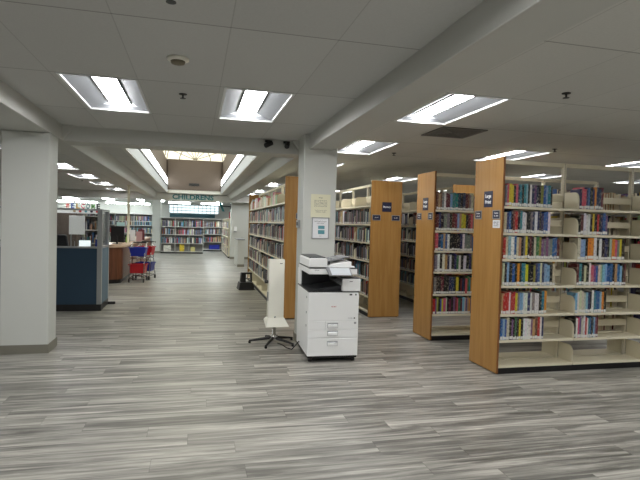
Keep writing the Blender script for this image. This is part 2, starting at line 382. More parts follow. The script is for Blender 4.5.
# vaulted glazing
sk = struct(empty('window_2', ((x0+x1)/2, 0, ZT)))
hw = (x1-x0)/2+.06; n = 16
b = MB(); arc = [(hw*math.cos(math.pi*i/n), hw*math.sin(math.pi*i/n)*.95) for i in range(n+1)]
for (ax, az), (bx, bz) in zip(arc, arc[1:]): b.poly(((ax, y0, az), (bx, y0, bz), (bx, y1+.05, bz), (ax, y1+.05, az)), PANE)
b.poly([(px, y1+.05, pz) for px, pz in arc], PANE); b.poly([(px, y0, pz) for px, pz in arc], PANE)
b.build('pane', sk)
b = MB()
for ya in [y1+.03, y0+.02]+[y0+1.2*k for k in range(1, 11)]:
    b.tube([(px*.99, ya, pz*.99) for px, pz in arc], .022, MULL, 6)
b.tube([(px*.55, y1+.03, pz*.55) for px, pz in arc], .02, MULL, 6)
for i in range(1, 8):
    a = math.pi*i/8; b.tube([(hw*.02*math.cos(a), y1+.03, .02), (hw*.99*math.cos(a), y1+.03, hw*.94*math.sin(a))], .016, MULL, 6)
for i in (3, 6, 8, 10, 13): b.tube([(arc[i][0]*.99, y0, arc[i][1]*.99), (arc[i][0]*.99, y1, arc[i][1]*.99)], .02, MULL, 6)
b.build('mullions', sk)

# pillars
def pillar(name, x0, x1, y0, y1, zt, base=True):
    b = MB(); b.box(x0, y0, 0, x1, y1, zt, PILLAR); struct(b.build(name, bevel=.012))
    if base:
        b = MB(); t = .012
        b.box(x0-t, y0-t, 0, x1+t, y0, .1, COVE); b.box(x0-t, y1, 0, x1+t, y1+t, .1, COVE); b.box(x0-t, y0, 0, x0, y1, .1, COVE); b.box(x1, y0, 0, x1+t, y1, .1, COVE)
        struct(b.build('baseboard_'+name, bevel=.003))
pillar('wall_pillar_left', -2.09, -1.6, 6.29, 6.64, ZB)
pillar('wall_pillar_centre', 1.31, 1.745, 6.29, 6.64, ZC)
pillar('wall_pillar_far_left', -2.0, -1.62, 25.3, 25.7, ZC)
pillar('wall_pillar_far_right', 1.45, 2.2, 21.75, 22.15, ZC)
b = MB(); b.box(1.45, 17.9, 0, 1.68, 19.5, .94, PILLAR); struct(b.build('wall_low_partition', bevel=.006))
b = MB(); b.box(1.435, 17.88, .94, 1.7, 19.52, .965, GREYP); struct(b.build('trim_11'))
b = MB(); b.box(1.44, 17.888, 0, 1.68, 17.9, .09, COVE); struct(b.build('baseboard_low_partition'))
b = MB(); b.box(XL, YF-.015, 0, XR, YF, .1, COVE); struct(b.build('baseboard_far'))

# ================================================================ LIGHT FIXTURES
def fixture(w, l):
    r = empty('ceiling_light')
    b = MB(); t = .022
    b.box(-w, -l, -.006, w, -l+t, .012, FRAME); b.box(-w, l-t, -.006, w, l, .012, FRAME); b.box(-w, -l+t, -.006, -w+t, l-t, .012, FRAME); b.box(w-t, -l+t, -.006, w, l-t, .012, FRAME)
    b.build('frame', r)
    b = MB(); cw = .33*w; d = .075
    for s_ in (-1, 1):     # sloping side reflectors
        b.poly(((s_*(w-t), -l+t, .01), (s_*(w-t), l-t, .01), (s_*cw*1.08, l-t-.02, d), (s_*cw*1.08, -l+t+.02, d)), REFL)
        b.poly(((-w+t, s_*(l-t), .01), (w-t, s_*(l-t), .01), (w-t-.03, s_*(l-t-.02), .05), (-w+t+.03, s_*(l-t-.02), .05)), REFL)
    b.box(-w, -l, d+.02, w, l, d+.03, FRAME)
    for s_ in (-1, 1): b.box(s_*cw*1.04-.006, -l+t+.02, d-.012, s_*cw*1.04+.006, l-t-.02, d+.01, DARKP)
    for s_ in (-1, 1): b.box(s_*w-.002, -l, .012, s_*w+.002, l, d+.02, FRAME); b.box(-w, s_*l-.002, .012, w, s_*l+.002, d+.02, FRAME)
    b.build('reflector', r)
    b = MB(); n = 6; L = l-t-.015
    pr = [(-cw+2*cw*i/n, d-.045*math.sin(math.pi*i/n)) for i in range(n+1)]
    for (ax, az), (bx, bz) in zip(pr, pr[1:]): b.poly(((ax, -L, az), (bx, -L, bz), (bx, L, bz), (ax, L, az)), LENS)
    b.poly([(x, -L, z) for x, z in pr], LENS); b.poly([(x, L, z) for x, z in pr], LENS)
    b.build('lens', r)
    return r
fc = fixture(.305, .66); fr = fixture(HW, HL); used = set()
NR = {(-.78, 5.05): 'lit ceiling light panel nearest the left pillar, above the open floor', (.52, 5.05): 'lit ceiling light panel above the open floor, left of the central pillar',
      (2.34, 4.53): 'large lit ceiling light right of the beam, beside the air vent', (2.36, 7.06): 'lit ceiling light just right of the central pillar top',
      (4.69, 6.98): 'lit ceiling light above the nearest bookcase end panel', (7.02, 6.98): 'lit ceiling light at the right edge, above the nearest bookcase top rail',
      (7.0, 9.45): 'lit ceiling light seen just under the nearest bookcase top rail', (9.35, 9.0): 'small lit ceiling light low at the right edge, seen under the top rail',
      (4.69, 11.45): 'small lit ceiling light behind the end panel of the fiction bookcase', (2.25, 14.75): 'lit ceiling light above the aisle bookcase, nearer of the two left of its end panel',
      (2.25, 20.35): 'unseen ceiling light added behind the aisle bookcase to brighten the far right pillar', (2.25, 18.0): 'small lit ceiling light above the aisle bookcase, farther of the two', (2.34, 9.55): 'sliver of lit ceiling light touching the right side of the central pillar',
      (-2.9, 12.16): 'lit ceiling light touching the left pillar, nearest over the staff desk', (-2.9, 14.7): 'second lit ceiling light from the left pillar over the staff desk',
      (-2.9, 17.4): 'third lit ceiling light from the left pillar over the staff area', (-2.9, 20.2): 'fourth and farthest lit ceiling light over the staff area'}
for lst, src in ((LC, fc), (LR, fr), (LL, fr)):
    for p in lst:
        o = src if id(src) not in used else copy_tree(src); used.add(id(src))
        o.location = (p[0], p[1], ZC)
        tag(o, NR.get(p, 'unseen ceiling light panel lighting the room from out of view'), 'ceiling light', 'recessed ceiling lights')
# surface strip lights in the children's room
def strip(h):
    r = empty('strip_light'); b = MB(); b.box(-h, -.05, -.03, h, .05, 0, FRAME); b.build('housing', r)
    b = MB(); b.prism([(-h+.02, -.1, -.03), (-h+.02, -.08, -.09), (-h+.02, .08, -.09), (-h+.02, .1, -.03)], (2*h-.04, 0, 0), mat('wrap_lens', srgb(240, 245, 250), .4, emit=(.93, 1, 1, 1), estr=14.0)); b.build('lens', r, bevel=.01); return r
st = {}
SP = [(-8.1, 34.8, 0, 'short strip light in the far row, leftmost beside the left pillar'), (-6.7, 34.8, 0, 'strip light in the far row directly above the welcome letters'), (-4.95, 34.8, 0, 'strip light in the far row just left of the thin pole top'), (-3.5, 34.8, 0, 'strip light in the far row just right of the thin pole'),
      (-.9, 30.5, 0, 'strip light behind the CHILDRENS beam, left half'), (.9, 30.5, 0, 'strip light behind the CHILDRENS beam, right half'),
      (-6.5, 29.8, 1, 'end-on strip light above the header board\'s left end'), (-4.45, 28.6, 1, 'end-on strip light above the counter monitor'), (-2.8, 27.6, 1, 'end-on strip light right of the thin pole'),
      (-1.73, 27.0, 1, 'end-on strip light over the left end of the wide children\'s bookcase'), (1.1, 25.4, 1, 'end-on strip light over the side-on children\'s bookcase'), (-8.5, 29, 1, 'end-on strip light hidden behind the left pillar'),
      (-3.2, 22.7, 0, 'added unseen strip light just behind the far beam, left'), (-1.0, 22.7, 0, 'added unseen strip light just behind the far beam, centre'), (.7, 22.7, 0, 'added unseen strip light just behind the far beam, right')]  # strips behind the beam are added unseen to light the far case and columns
for i, (x, y, q, lb) in enumerate(SP):
    if q not in st: st[q] = o = strip((.62, 1.5)[q])
    else: o = copy_tree(st[q])
    o.location = (x, y, ZC-.012); o.rotation_euler = (0, 0, q*math.pi/2)
    tag(o, lb, 'strip light', 'strip lights in the children\'s room')

# ceiling bits
def sprinkler(x, y, z, lab):
    r = tag(empty('fire_sprinkler', (x, y, z)), lab, 'sprinkler', 'fire sprinklers')
    b = MB(); b.lathe([(.035, 0), (.035, -.006), (.012, -.01)], (0, 0, 0), BLACK, 16); b.build('escutcheon', r)
    b = MB(); b.lathe([(.008, -.01), (.007, -.035), (.011, -.036)], (0, 0, 0), DARKP, 10); b.lathe([(.006, -.036), (.026, -.038), (.026, -.041), (.001, -.042)], (0, 0, 0), DARKP, 14); b.build('nozzle', r)
sprinkler(-.13, 4.75, ZC, 'small dark sprinkler head between the two nearest ceiling light panels')
sprinkler(-.14, 2.7, ZC, 'dark sprinkler head at the top edge, above the smoke detector')
sprinkler(2.94, 3.62, ZC, 'dark sprinkler head on the ceiling right of the large light')
sprinkler(4.8, 6.09, ZC, 'small sprinkler head above the nearest bookcase end panel')
sprinkler(2.94, 7.36, ZC, 'tiny sprinkler head between the central pillar light and the middle end panel')
sprinkler(-3.25, 16.2, ZC, 'tiny sprinkler head among the lights over the staff desk')
r = tag(empty('smoke_detector', (-.14, 3.73, ZC)), 'round cream smoke detector on the ceiling above the open floor', 'smoke detector')
b = MB(); b.lathe([(.075, 0), (.075, -.014), (.062, -.02), (.05, -.022)], (0, 0, 0), WHITE2, 28); b.build('base', r, smooth=True)
b = MB(); b.lathe([(.05, -.022), (.046, -.038), (.02, -.046), (.001, -.047)], (0, 0, 0), mat('detector_cap', srgb(120, 112, 92), .5), 24); b.build('sensor_cap', r, smooth=True)
LOUV = mat('louvre_enamel', srgb(120, 120, 118), .5)
def vent(x0, x1, y0, y1, lab):
    r = tag(empty('air_vent', ((x0+x1)/2, (y0+y1)/2, ZC)), lab, 'air vent', 'ceiling air vents')
    w, l = (x1-x0)/2, (y1-y0)/2
    b = MB(); b.box(-w, -l, -.004, w, l, -.001, DARKP); b.build('backing', r)
    b = MB()
    for a in ((-w, -l, w, -l+.03), (-w, l-.03, w, l), (-w, -l, -w+.03, l), (w-.03, -l, w, l)): b.box(a[0], a[1], -.012, a[2], a[3], -.003, LOUV)
    b.build('frame', r)
    b = MB()
    for k in range(1, 9):
        f = k/9
        b.box(-w*f, -l*f, -.011, w*f, -l*f+.016, -.005, LOUV); b.box(-w*f, l*f-.016, -.011, w*f, l*f, -.005, LOUV)
        b.box(-w*f, -l*f, -.011, -w*f+.016, l*f, -.005, LOUV); b.box(w*f-.016, -l*f, -.011, w*f, l*f, -.005, LOUV)
    b.build('louvre', r)
vent(2.66, 3.22, 5.22, 5.79, 'square louvred air vent in the ceiling behind the large right light')
vent(-3.85, -3.3, 13.2, 13.8, 'dark ceiling vent seen over the staff desk beside the left pillar')
vent(5.0, 5.5, 13.3, 13.9, 'small dark ceiling vent above the middle bookcase')
# two black cameras on the cross beam
def seccam(x, lab, rz):
    r = tag(empty('security_camera', (x, 6.86, 2.625)), lab, 'security camera', 'black cameras on the cross beam')
    b = MB(); b.box(-.045, -.02, 0, .045, 0, .03, BLACK); b.tube([(0, -.01, .015), (0, -.05, -.01)], .012, BLACK); b.build('mount', r, bevel=.003)
    hd = MB(); hd.tube([(-.06, 0, 0), (-.05, 0, 0), (.05, 0, 0), (.06, 0, 0)], [.02, .034, .034, .028], BLACK, 16); h = hd.build('camera_body', r); h.location = (0, -.06, -.03); h.rotation_euler = (0, R(28), rz)
seccam(.93, 'black camera on the cross beam tilted down, left of the pair', R(200)); seccam(1.18, 'black camera on the cross beam pointing forward, right of the pair', R(255))

# support pole by the counter
b = MB(); b.lathe([(.06, .902), (.06, .912), (.032, .92), (.032, 2.46), (.055, 2.47), (.055, ZB)], (-1.79, 14.85, 0), mat('cream_pole', srgb(205, 200, 176), .5), 18)
tag(b.build('support_pole', smooth=True), 'thin cream round pole standing on the brown counter and reaching the beam', 'pole')

# ================================================================ BOOKCASES
SEC, D = .935, .547
LX = [.09, .36, .638, .943, 1.228, 1.503, 1.785]     # shelf levels of the nearer ranges
LY = [.09, .35, .64, .945, 1.26, 1.575, 1.89]        # levels of the ranges along the aisle
PT = .026
def post_mat():
    m = mat('slotted_enamel', srgb(222, 215, 192), .42); nt = m.node_tree; bs = nt.nodes['Principled BSDF']
    tc = nt.nodes.new('ShaderNodeTexCoord'); s = nt.nodes.new('ShaderNodeSeparateXYZ'); nt.links.new(tc.outputs['Object'], s.inputs[0])
    f = mth(nt, 'LESS_THAN', mth(nt, 'FRACT', mth(nt, 'DIVIDE', s.outputs[2], .026)), .5)
    g = mth(nt, 'LESS_THAN', mth(nt, 'ABSOLUTE', mth(nt, 'SUBTRACT', s.outputs[0], 0)), .004)
    k = mth(nt, 'MULTIPLY', f, g)
    mx = nt.nodes.new('ShaderNodeMix'); mx.data_type = 'RGBA'; src = bs.inputs['Base Color'].links[0].from_socket
    nt.links.new(src, mx.inputs[6]); mx.inputs[7].default_value = srgb(70, 66, 56); nt.links.new(k, mx.inputs[0]); nt.links.new(mx.outputs[2], bs.inputs['Base Color'])
    return m
POST = post_mat()
_shelf = {}
def shelf_mesh(base=False):
    """one shelf, back half: local y 0 (front) .. D/2"""
    k = base
    if k in _shelf: return _shelf[k]
    b = MB(); L = SEC-.006
    b.box(.003, .02, -.018, L, D/2-.03, 0, METAL)
    b.box(.003, .014, -.026, L, .022, .0005, METAL)
    o = b.build('shelf', bevel=.0015); 
    for s_, x in ((0, .003), (1, L-.003)):
        p = MB(); h = .185; r_ = .07; y0_ = .022; y1_ = D/2-.035
        pts = [(x, y0_, 0), (x, y1_, 0), (x, y1_, h)]+[(x, y0_+r_-r_*math.sin(a), h-r_+r_*math.cos(a)) for a in [math.pi/2*i/6 for i in range(7)]]
        p.prism(pts, (.003, 0, 0), METAL); p.box(x-.001, y0_, 0, x+.005, y0_+.004, h-r_, METAL); p.build('bracket', o)
    if not base:
        p = MB(); p.box(.02, D/2-.03, .085, L-.02, D/2-.024, .155, METALD); p.box(.02, D/2-.045, .085, L-.02, D/2-.03, .09, METALD); p.build('back_stop', o)
    _shelf[k] = o; return o
first_shelf = set()
def bookcase(loc, rz, nsec, levels, label, sides=(0, 1), far_panel=False, deck=False):
    r = tag(empty('bookcase', loc, rz), label, 'bookcase', None)
    b = MB(); b.box(0, 0, .012, PT, D, 2.302, OAK); p = b.build('end_panel', r, bevel=.002)
    b = MB(); b.box(.002, -.0015, .012, PT-.002, 0, 2.3, OAKD); b.build('edge_band', p)
    if far_panel:
        b = MB(); b.box(PT+nsec*SEC, 0, .012, 2*PT+nsec*SEC, D, 2.302, OAK); b.build('end_panel', r, bevel=.002)
    b = MB(); b.box(PT, .018, 0, PT+nsec*SEC, D-.018, levels[0]-.027, KICK); b.build('kick_base', r)
    for i in range(nsec+1):
        x = PT+i*SEC
        if i == 0: x += .012
        if i == nsec and far_panel: x -= .022
        b = MB(); b.box(-.018, -.02, levels[0]-.03, .018, .02, 2.3, POST); b.build('upright', r, loc=(x, D/2, 0))
    b = MB(); b.box(PT+.03, D/2-.016, 2.262, PT+nsec*SEC-.02, D/2+.016, 2.308, METAL); b.build('top_rail', r, bevel=.002)
    for side in sides:
        for i in range(nsec):
            for k, z in enumerate(levels):
                src = shelf_mesh(k == 0)
                key = k == 0
                if key in first_shelf: o = copy_tree(src)
                else: o = src; first_shelf.add(key)
                o.parent = r
                if side == 0: o.location = (PT+i*SEC, 0, z); o.rotation_euler = (0, 0, 0)
                else: o.location = (PT+(i+1)*SEC, D, z); o.rotation_euler = (0, 0, math.pi)
    if deck:
        for i in range(nsec):
            b = MB(); b.box(PT+i*SEC+.03, D/2-.006, levels[-1]+.01, PT+(i+1)*SEC-.03, D/2+.006, levels[-1]+.2, METAL); b.build('back_panel', r)
    return r
R4 = bookcase((3.115, 4.73, 0), 0, 3, LX, 'nearest wooden-ended bookcase of large print books at the right edge')
R3 = bookcase((3.115, 6.30, 0), 0, 3, LX, 'middle wooden-ended bookcase standing behind the nearest large print one')
R1 = bookcase((1.385+D, 8.06, 0), math.pi/2, 6, LY, 'long aisle bookcase behind the central pillar, left of the white copier', far_panel=True, deck=True)
R2 = bookcase((2.845+D, 8.06, 0), math.pi/2, 6, LY, 'bookcase with a broad end panel facing us, right of the copier', far_panel=True, deck=True)
R6 = bookcase((4.34+D, 8.06, 0), math.pi/2, 5, LY, 'bookcase mostly hidden behind the middle end panel, its plain end above the books', deck=True)
R7 = bookcase((5.80+D, 8.06, 0), math.pi/2, 3, LY, 'farthest right bookcase, seen only through gaps in the nearest one', deck=True)

# signs on the end panels (parts of the bookcase)
def sign(parent, c, w, h, lines, face, size, fit=None, plate=NAVY, ink=PAPER, frame=None, name='sign_plate'):
    """c = local centre on the panel; face 'x' = panel faces local -x"""
    cx, cy, cz = c
    b = MB()
    b.box(-.004, -w/2, -h/2, 0, w/2, h/2, plate)
    if frame:
        f = .008
        b.box(-.006, -w/2-f, -h/2-f, 0, -w/2, h/2+f, frame); b.box(-.006, w/2, -h/2-f, 0, w/2+f, h/2+f, frame)
        b.box(-.006, -w/2, -h/2-f, 0, w/2, -h/2, frame); b.box(-.006, -w/2, h/2, 0, w/2, h/2+f, frame)
    o = b.build(name, parent, loc=(cx, cy, cz))
    n = len(lines)
    for i, t in enumerate(lines):
        text('lettering', t, size, ink, (-.0055, 0, ((n-1)/2-i)*size*1.25), (math.pi/2, 0, -math.pi/2), o, .0008, .0012 if size > .03 else 0, fit)
    return o
for rr in (R4, R3):
    sign(rr, (0, .26, 1.865), .165, .175, ['Large', 'Print'], 'x', .052, .115)
    sign(rr, (0, .45, 1.695), .12, .08, ['Fiction', 'A-E'], 'x', .026, .07, frame=SILVER)
    sign(rr, (0, .095, 1.695), .12, .08, ['Fiction', 'F-M'], 'x', .026, .07, frame=SILVER)
sign(R4, (0, .09, 1.595), .13, .085, ['please ask', 'for help', 'at desk'], 'x', .016, .09, PAPER, INK, name='paper_notice')
sign(R2, (0, .27, 1.867), .166, .16, ['Mystery'], 'x', .045, .135)
sign(R2, (0, .45, 1.685), .13, .078, ['A-H'], 'x', .03, .06, frame=SILVER)
sign(R2, (0, .105, 1.685), .13, .078, ['I-Z'], 'x', .03, .06, frame=SILVER)
sign(R1, (0, .29, 1.67), .13, .08, ['Fiction', 'N-Z'], 'x', .026, .08, frame=SILVER)
# ---------------------------------------------------------------- books
PAL = {'navy': (36, 46, 88), 'black': (18, 18, 22), 'blue': (44, 92, 150), 'teal': (40, 120, 132), 'pale-blue': (134, 172, 200), 'red': (176, 40, 38), 'maroon': (96, 30, 44),
       'white': (222, 222, 216), 'cream': (204, 198, 170), 'grey': (118, 116, 120), 'yellow': (206, 190, 50), 'orange': (214, 140, 52), 'green': (60, 110, 70), 'olive': (140, 138, 70),
       'pink': (196, 84, 104), 'purple': (112, 74, 118), 'brown': (108, 70, 46), 'tan': (182, 148, 106), 'pale-green': (176, 192, 168)}
A = {'n': 'navy', 'k': 'black', 'b': 'blue', 't': 'teal', 'l': 'pale-blue', 'r': 'red', 'm': 'maroon', 'w': 'white', 'c': 'cream', 'g': 'grey', 'y': 'yellow', 'o': 'orange', 'e': 'green', 'v': 'olive', 'p': 'pink', 'u': 'purple', 'B': 'brown', 'T': 'tan', 'a': 'pale-green'}
LABELM = mat('spine_label', srgb(222, 222, 216), .6, noise=.12, nscale=90)
nb = 0
recs = []
def book(x, t, yf, d, z, h, cn, lean, rec):
    global nb
    c = [min(255, max(0, v+random.uniform(-10, 10))) for v in PAL[cn]]
    b = MB(); cv = .0022
    b.box(0, 0, 0, t, cv*1.4, h, BOOKM)
    b.box(0, cv, 0, cv, d, h, BOOKM); b.box(t-cv, cv, 0, t, d, h, BOOKM)
    b.box(cv, cv, .003, t-cv, d-.004, h-.003, PAGES)
    o = b.build('book', loc=(x, yf, z)); o.color = srgb(*c); o.rotation_euler = (0, lean, 0)
    l = MB(); hh = random.uniform(.024, .034); z0 = random.choice([.004, .006, .01]); l.box(.001, -.0008, z0, t-.001, .0002, z0+hh, LABELM); lo = l.build('spine_label', o)
    rec['o'] = o; recs.append(rec); nb += 1
def fill_row(seq, xa, xb, yfront, z, shelf_i, place):
    n = len(seq); ws = [random.uniform(.75, 1.3) for _ in seq]; s = sum(ws); x = xa
    tall = LX[::-1]
    for i, ch in enumerate(seq):
        t = ws[i]/s*(xb-xa)
        h = random.choice([.218, .224, .23, .236, .24, .246])
        yf = yfront+random.uniform(0, .006)
        book(x, t-.0012, yf, random.uniform(.135, .16), z+.001, h, A[ch], 0, dict(c=A[ch], L=A[seq[i-1]] if i else None, R=A[seq[i+1]] if i < n-1 else None, sh=shelf_i, pl=place, i=i, n=n, t=t, h=h))
        x += t
S4a = ['gpyykpntktlkwnunkvbltk', 'cnbkBrktwwkkgnwnknbbw', 'rclwbcTkgykmkcevuguggbbm', 'cklkbkokttykkvnbcnllkc', 'Trrwrrygllwwnwgwwkto', 'blbckukekykwwwwuTBrwn']
E4a = [3.743, 3.731, 3.857, 3.815, 3.718, 3.693]
S4b = ['nppnbknonnm', 'kmwwwkykrknbu', 'cllkoowkwknkaopgyk', 'mtkckwpubcallbbkTblkm', 'lwccalnkwtbblok', 'kwpucwrwtbknlum']
E4b = [4.402, 4.468, 4.684, 4.711, 4.495, 4.402]
S3 = ['BTBgwmmltttnknmBgc', 'mnkggkmmlTyykmp', 'pnbTbwkkkknwggg', 'gwkwTnwknewkwkn', 'gkkmkknnkyublp', 'mltgwaykgbreltb']
Z7 = LX[::-1][:6]
for k in range(6): fill_row(S4a[k], 3.165, E4a[k], 4.752, Z7[k], k, 0)
for k in range(6): fill_row(S4b[k], 4.089, E4b[k]+(.03 if 1 < k < 4 else 0), 4.752, Z7[k], k, 1)
for k in range(6):
    if nb+len(S3[k]) > 296: S3[k] = S3[k][:max(0, 296-nb)]
    fill_row(S3[k], 3.165, 3.165+.037*len(S3[k]) if k else 3.72, 6.322, Z7[k], k, 2)
ORD = ['top', 'second', 'third', 'fourth', 'fifth', 'sixth']
NTH = ['first', 'second', 'third', 'fourth', 'fifth', 'sixth', 'seventh', 'eighth', 'ninth', 'tenth', 'eleventh', 'twelfth', 'thirteenth', 'fourteenth', 'fifteenth', 'sixteenth', 'seventeenth', 'eighteenth', 'nineteenth', 'twentieth', 'twenty-first', 'twenty-second', 'twenty-third', 'twenty-fourth', 'twenty-fifth']
PLACE = ['left bay of nearest bookcase', 'right bay of nearest bookcase', 'middle bookcase']
def lab(r, lvl):
    sh = ORD[r['sh']]+' shelf'; pl = PLACE[r['pl']]
    if r['L'] is None: rel = 'first on'
    elif r['R'] is None: rel = f"last, after {r['L']}, on"
    else: rel = f"between {r['L']} and {r['R']} on"
    if lvl == 0: return f"{r['c']} book {rel} {sh}, {pl}"
    return f"{r['c']} book, {NTH[r['i']]} from left on {sh}, {pl}"
cnt = {}
for r in recs: cnt[lab(r, 0)] = cnt.get(lab(r, 0), 0)+1
for r in recs:
    tag(r['o'], lab(r, 0) if cnt[lab(r, 0)] == 1 else lab(r, 1), 'book', ['books on the left bay of the nearest bookcase', 'books on the right bay of the nearest bookcase', 'books on the middle bookcase'][r['pl']])

# the remaining thousands of books, one object
MASS = MB()
KEYS = list(PAL)
def mass(T, xa, xb, yf, z, hs, side=0, dens=1.0, pal=None, label=True, depth=.15, tw=(.016, .04), x_gap=0, lab_p=.92):
    """row of books in a bookcase's local frame; side 0 faces -y, 1 faces +y (at y = D - yf)"""
    x = xa
    while x < xb-.02:
        t = random.uniform(*tw); h = random.uniform(*hs)
        if random.random() < x_gap: x += random.uniform(.05, .2); continue
        c = srgb(*[min(255, max(0, v+random.uniform(-12, 12))) for v in PAL[random.choice(pal or KEYS)]])
        d = depth*random.uniform(.85, 1.05); y0 = yf+random.uniform(0, .012)
        ya, yb = (y0, y0+d) if side == 0 else (D-y0-d, D-y0)
        ys = ya if side == 0 else yb
        def P(a, b_, c_): return tuple(T @ Vector((a, b_, c_)))
        MASS.cc = c
        q = lambda a0, a1, b0, b1, c0, c1: [P(a0, b0, c0), P(a1, b0, c0), P(a1, b1, c0), P(a0, b1, c0), P(a0, b0, c1), P(a1, b0, c1), P(a1, b1, c1), P(a0, b1, c1)]
        MASS.hexa(q(x, x+t-.001, ya, yb, z+.001, z+h), BOOKS)
        MASS.cc = (.6, .55, .45, 1)
        yp0, yp1 = (yb, yb+.0006) if side == 0 else (ya-.0006, ya)
        MASS.hexa(q(x+.002, x+t-.003, yp0, yp1, z+.003, z+h-.004), PAGES)
        if label and random.random() < lab_p:
            MASS.cc = (.7, .7, .68, 1); yl0, yl1 = (ya-.0008, ya) if side == 0 else (yb, yb+.0008)
            MASS.hexa(q(x+.001, x+t-.002, yl0, yl1, z+.006, z+.034), LABELM)
        x += t
def TR(o): return Matrix.Translation(o.location) @ Matrix.Rotation(o.rotation_euler.z, 4, 'Z')
DK = ['black']*9+['white']+['navy', 'navy', 'grey', 'grey', 'grey', 'brown', 'maroon', 'white', 'cream', 'tan', 'black', 'teal', 'red']  # mostly black covers; shade on the aisle ranges is put into this palette
HS = (.2, .245)
T4, T3 = TR(R4), TR(R3)
for k in range(6):
    z = Z7[k]
    for i in range(3):
        a = PT+i*SEC+.012
        # backs of both nearer ranges
        mass(T4, a+(.3 if k in (3, 4) else 0), a+SEC-(.35 if i == 0 else .03), .022, z, HS, 1)
        mass(T3, a, a+SEC-.1, .022, z, (.17, .2) if k == 0 else HS, 1)
        if i == 2: mass(T4, a, a+.5, .022, z, HS, 0)
        if i >= 1: mass(T3, a, a+SEC-.2, .022, z, HS, 0)
    mass(T3, .05+.037*len(S3[k]) if k else .62, PT+SEC-.03, .022, z, (.17, .2) if k == 0 else HS, 0)
for rr, ns in ((R1, 6), (R2, 6), (R6, 5), (R7, 3)):
    T = TR(rr)
    for i in range(ns):
        a = PT+i*SEC+.012
        for k in range(1, 6):
            e = a+SEC-random.choice([.03, .03, .08, .18])
            mass(T, a, e, .02, LY[k], (.19, .27), 1, pal=DK, lab_p=.7)
            mass(T, a, e, .02, LY[k], (.2, .27), 0, pal=DK)
# pale boxes and books lined up on the aisle bookcase's top shelf
T = TR(R1)
for i in range(6):
    a = PT+i*SEC+.03
    if i in (1, 2, 4, 5, 3): mass(T, a+.15*(i % 3), a+SEC-.12, .03, LY[6], (.16, .26), 1, pal=['cream', 'cream', 'white', 'tan', 'pale-green', 'pink'], tw=(.03, .1), label=False)
# far cases
FAR = ['grey', 'grey', 'grey', 'white', 'cream', 'black', 'pale-blue', 'grey', 'grey', 'black', 'white', 'navy', 'blue', 'pale-blue', 'brown', 'maroon', 'tan', 'teal', 'cream', 'red', 'pink', 'black']

def plain_case(name, x0, y, w, d, levels, top, label, nsec, z_kick=.07, frame=SILVER, rz=0):
    r = tag(empty(name, (x0, y, 0), rz), label, 'bookcase')
    b = MB(); b.box(0, d-.012, z_kick, w, d, top, mat('case_back', srgb(150, 148, 144), .6)); b.build('back_panel', r)
    b = MB(); b.box(0, .01, 0, w, d, z_kick, KICK); b.build('kick_base', r)
    b = MB(); b.box(0, 0, top-.02, w, d, top, frame); b.build('top_panel', r)
    for i in range(nsec+1):
        x = i*w/nsec; b = MB(); b.box(max(0, x-.012), 0, z_kick, min(w, x+.012), d-.012, top-.02, frame); b.build('side_panel', r)
    for z in levels:
        for i in range(nsec):
            b = MB(); b.box(i*w/nsec+.012, .004, z-.03, (i+1)*w/nsec-.012, d-.012, z, frame); b.build('shelf', r)
    return r
FRM = mat('grey_shelf_enamel', srgb(196, 194, 188), .5)
lv = [.1, .5, .91, 1.29]
F1 = plain_case('bookcase', -1.59, 25.2, 1.96, .3, lv, 1.7, 'wide grey children\'s bookcase facing us at the end of the aisle', 3, frame=FRM)
F2 = plain_case('bookcase', .42, 27.5, .96, .3, lv, 1.71, 'narrow children\'s bookcase right of the wide one, set farther back', 1, frame=FRM)
F4 = plain_case('bookcase', -6.6, 27.0, 4.5, .3, lv+[1.5], 1.86, 'dark full bookcase far behind the brown counter and thin pole', 5, frame=FRM)
F3 = plain_case('bookcase', 1.38, 26.9, 4.6, .3, lv, 1.72, 'side-on cream bookcase along the right end of the children\'s room', 4, frame=METAL, rz=-math.pi/2)
F5 = plain_case('bookcase', -3.4, 14.6, 1.0, .3, [.1, .5, .9, 1.25], 1.62, 'storage shelf unit behind the staff desk, right of the white board', 1, frame=FRM)
for rr, w, lvls, hh in ((F1, 1.96, lv, (.2, .32)), (F2, .96, lv[1:], (.18, .32)), (F4, 4.5, lv+[1.5], (.2, .27)), (F3, 4.6, lv, (.2, .3)), (F5, 1.0, [.5, .9, 1.25], (.12, .28))):
    T = TR(rr)
    for z in lvls:
        if rr is F1 and z < .2: continue
        mass(T, .03, w-.05, .015, z, hh, 0, pal=FAR, tw=(.018, .05), depth=.2, label=False, x_gap=.03)
MASS.cc = None
tag(MASS.build('book_rows'), 'rows of many library books filling the other bookcases along the aisle and behind', 'books', None, 'stuff')
# face-out picture books / bins on the lowest shelf of the far case
for xx, w_, h_, cc, lb in ((-1.45, .33, .28, (214, 212, 200), 'white face-out picture book on the lowest shelf of the wide children\'s case'),
                           (-.72, .22, .34, (214, 186, 40), 'yellow face-out picture book on the lowest shelf, centre of the wide case'),
                           (-.2, .2, .22, (200, 190, 120), 'cream face-out picture book on the lowest shelf, right of the yellow one')):
    b = MB(); b.box(0, 0, 0, w_, .02, h_, BOOKM); b.box(.004, .003, .003, w_-.003, .017, h_+.001, PAGES)
    o = b.build('picture_book', loc=(xx, 25.24, .105)); o.color = srgb(*cc); o.rotation_euler = (R(-8), 0, 0); tag(o, lb, 'book', 'face-out picture books')
b = MB(); b.box(0, 0, 0, .55, .22, .012, BLUE)
for a in ((0, 0, .55, .01), (0, .21, .55, .22), (0, 0, .01, .22), (.54, 0, .55, .22)): b.box(a[0], a[1], .01, a[2], a[3], .24, BLUE)
tag(b.build('storage_bin', loc=(.72, 27.53, .1)), 'blue bin on the lowest shelf of the narrow children\'s bookcase', 'bin')

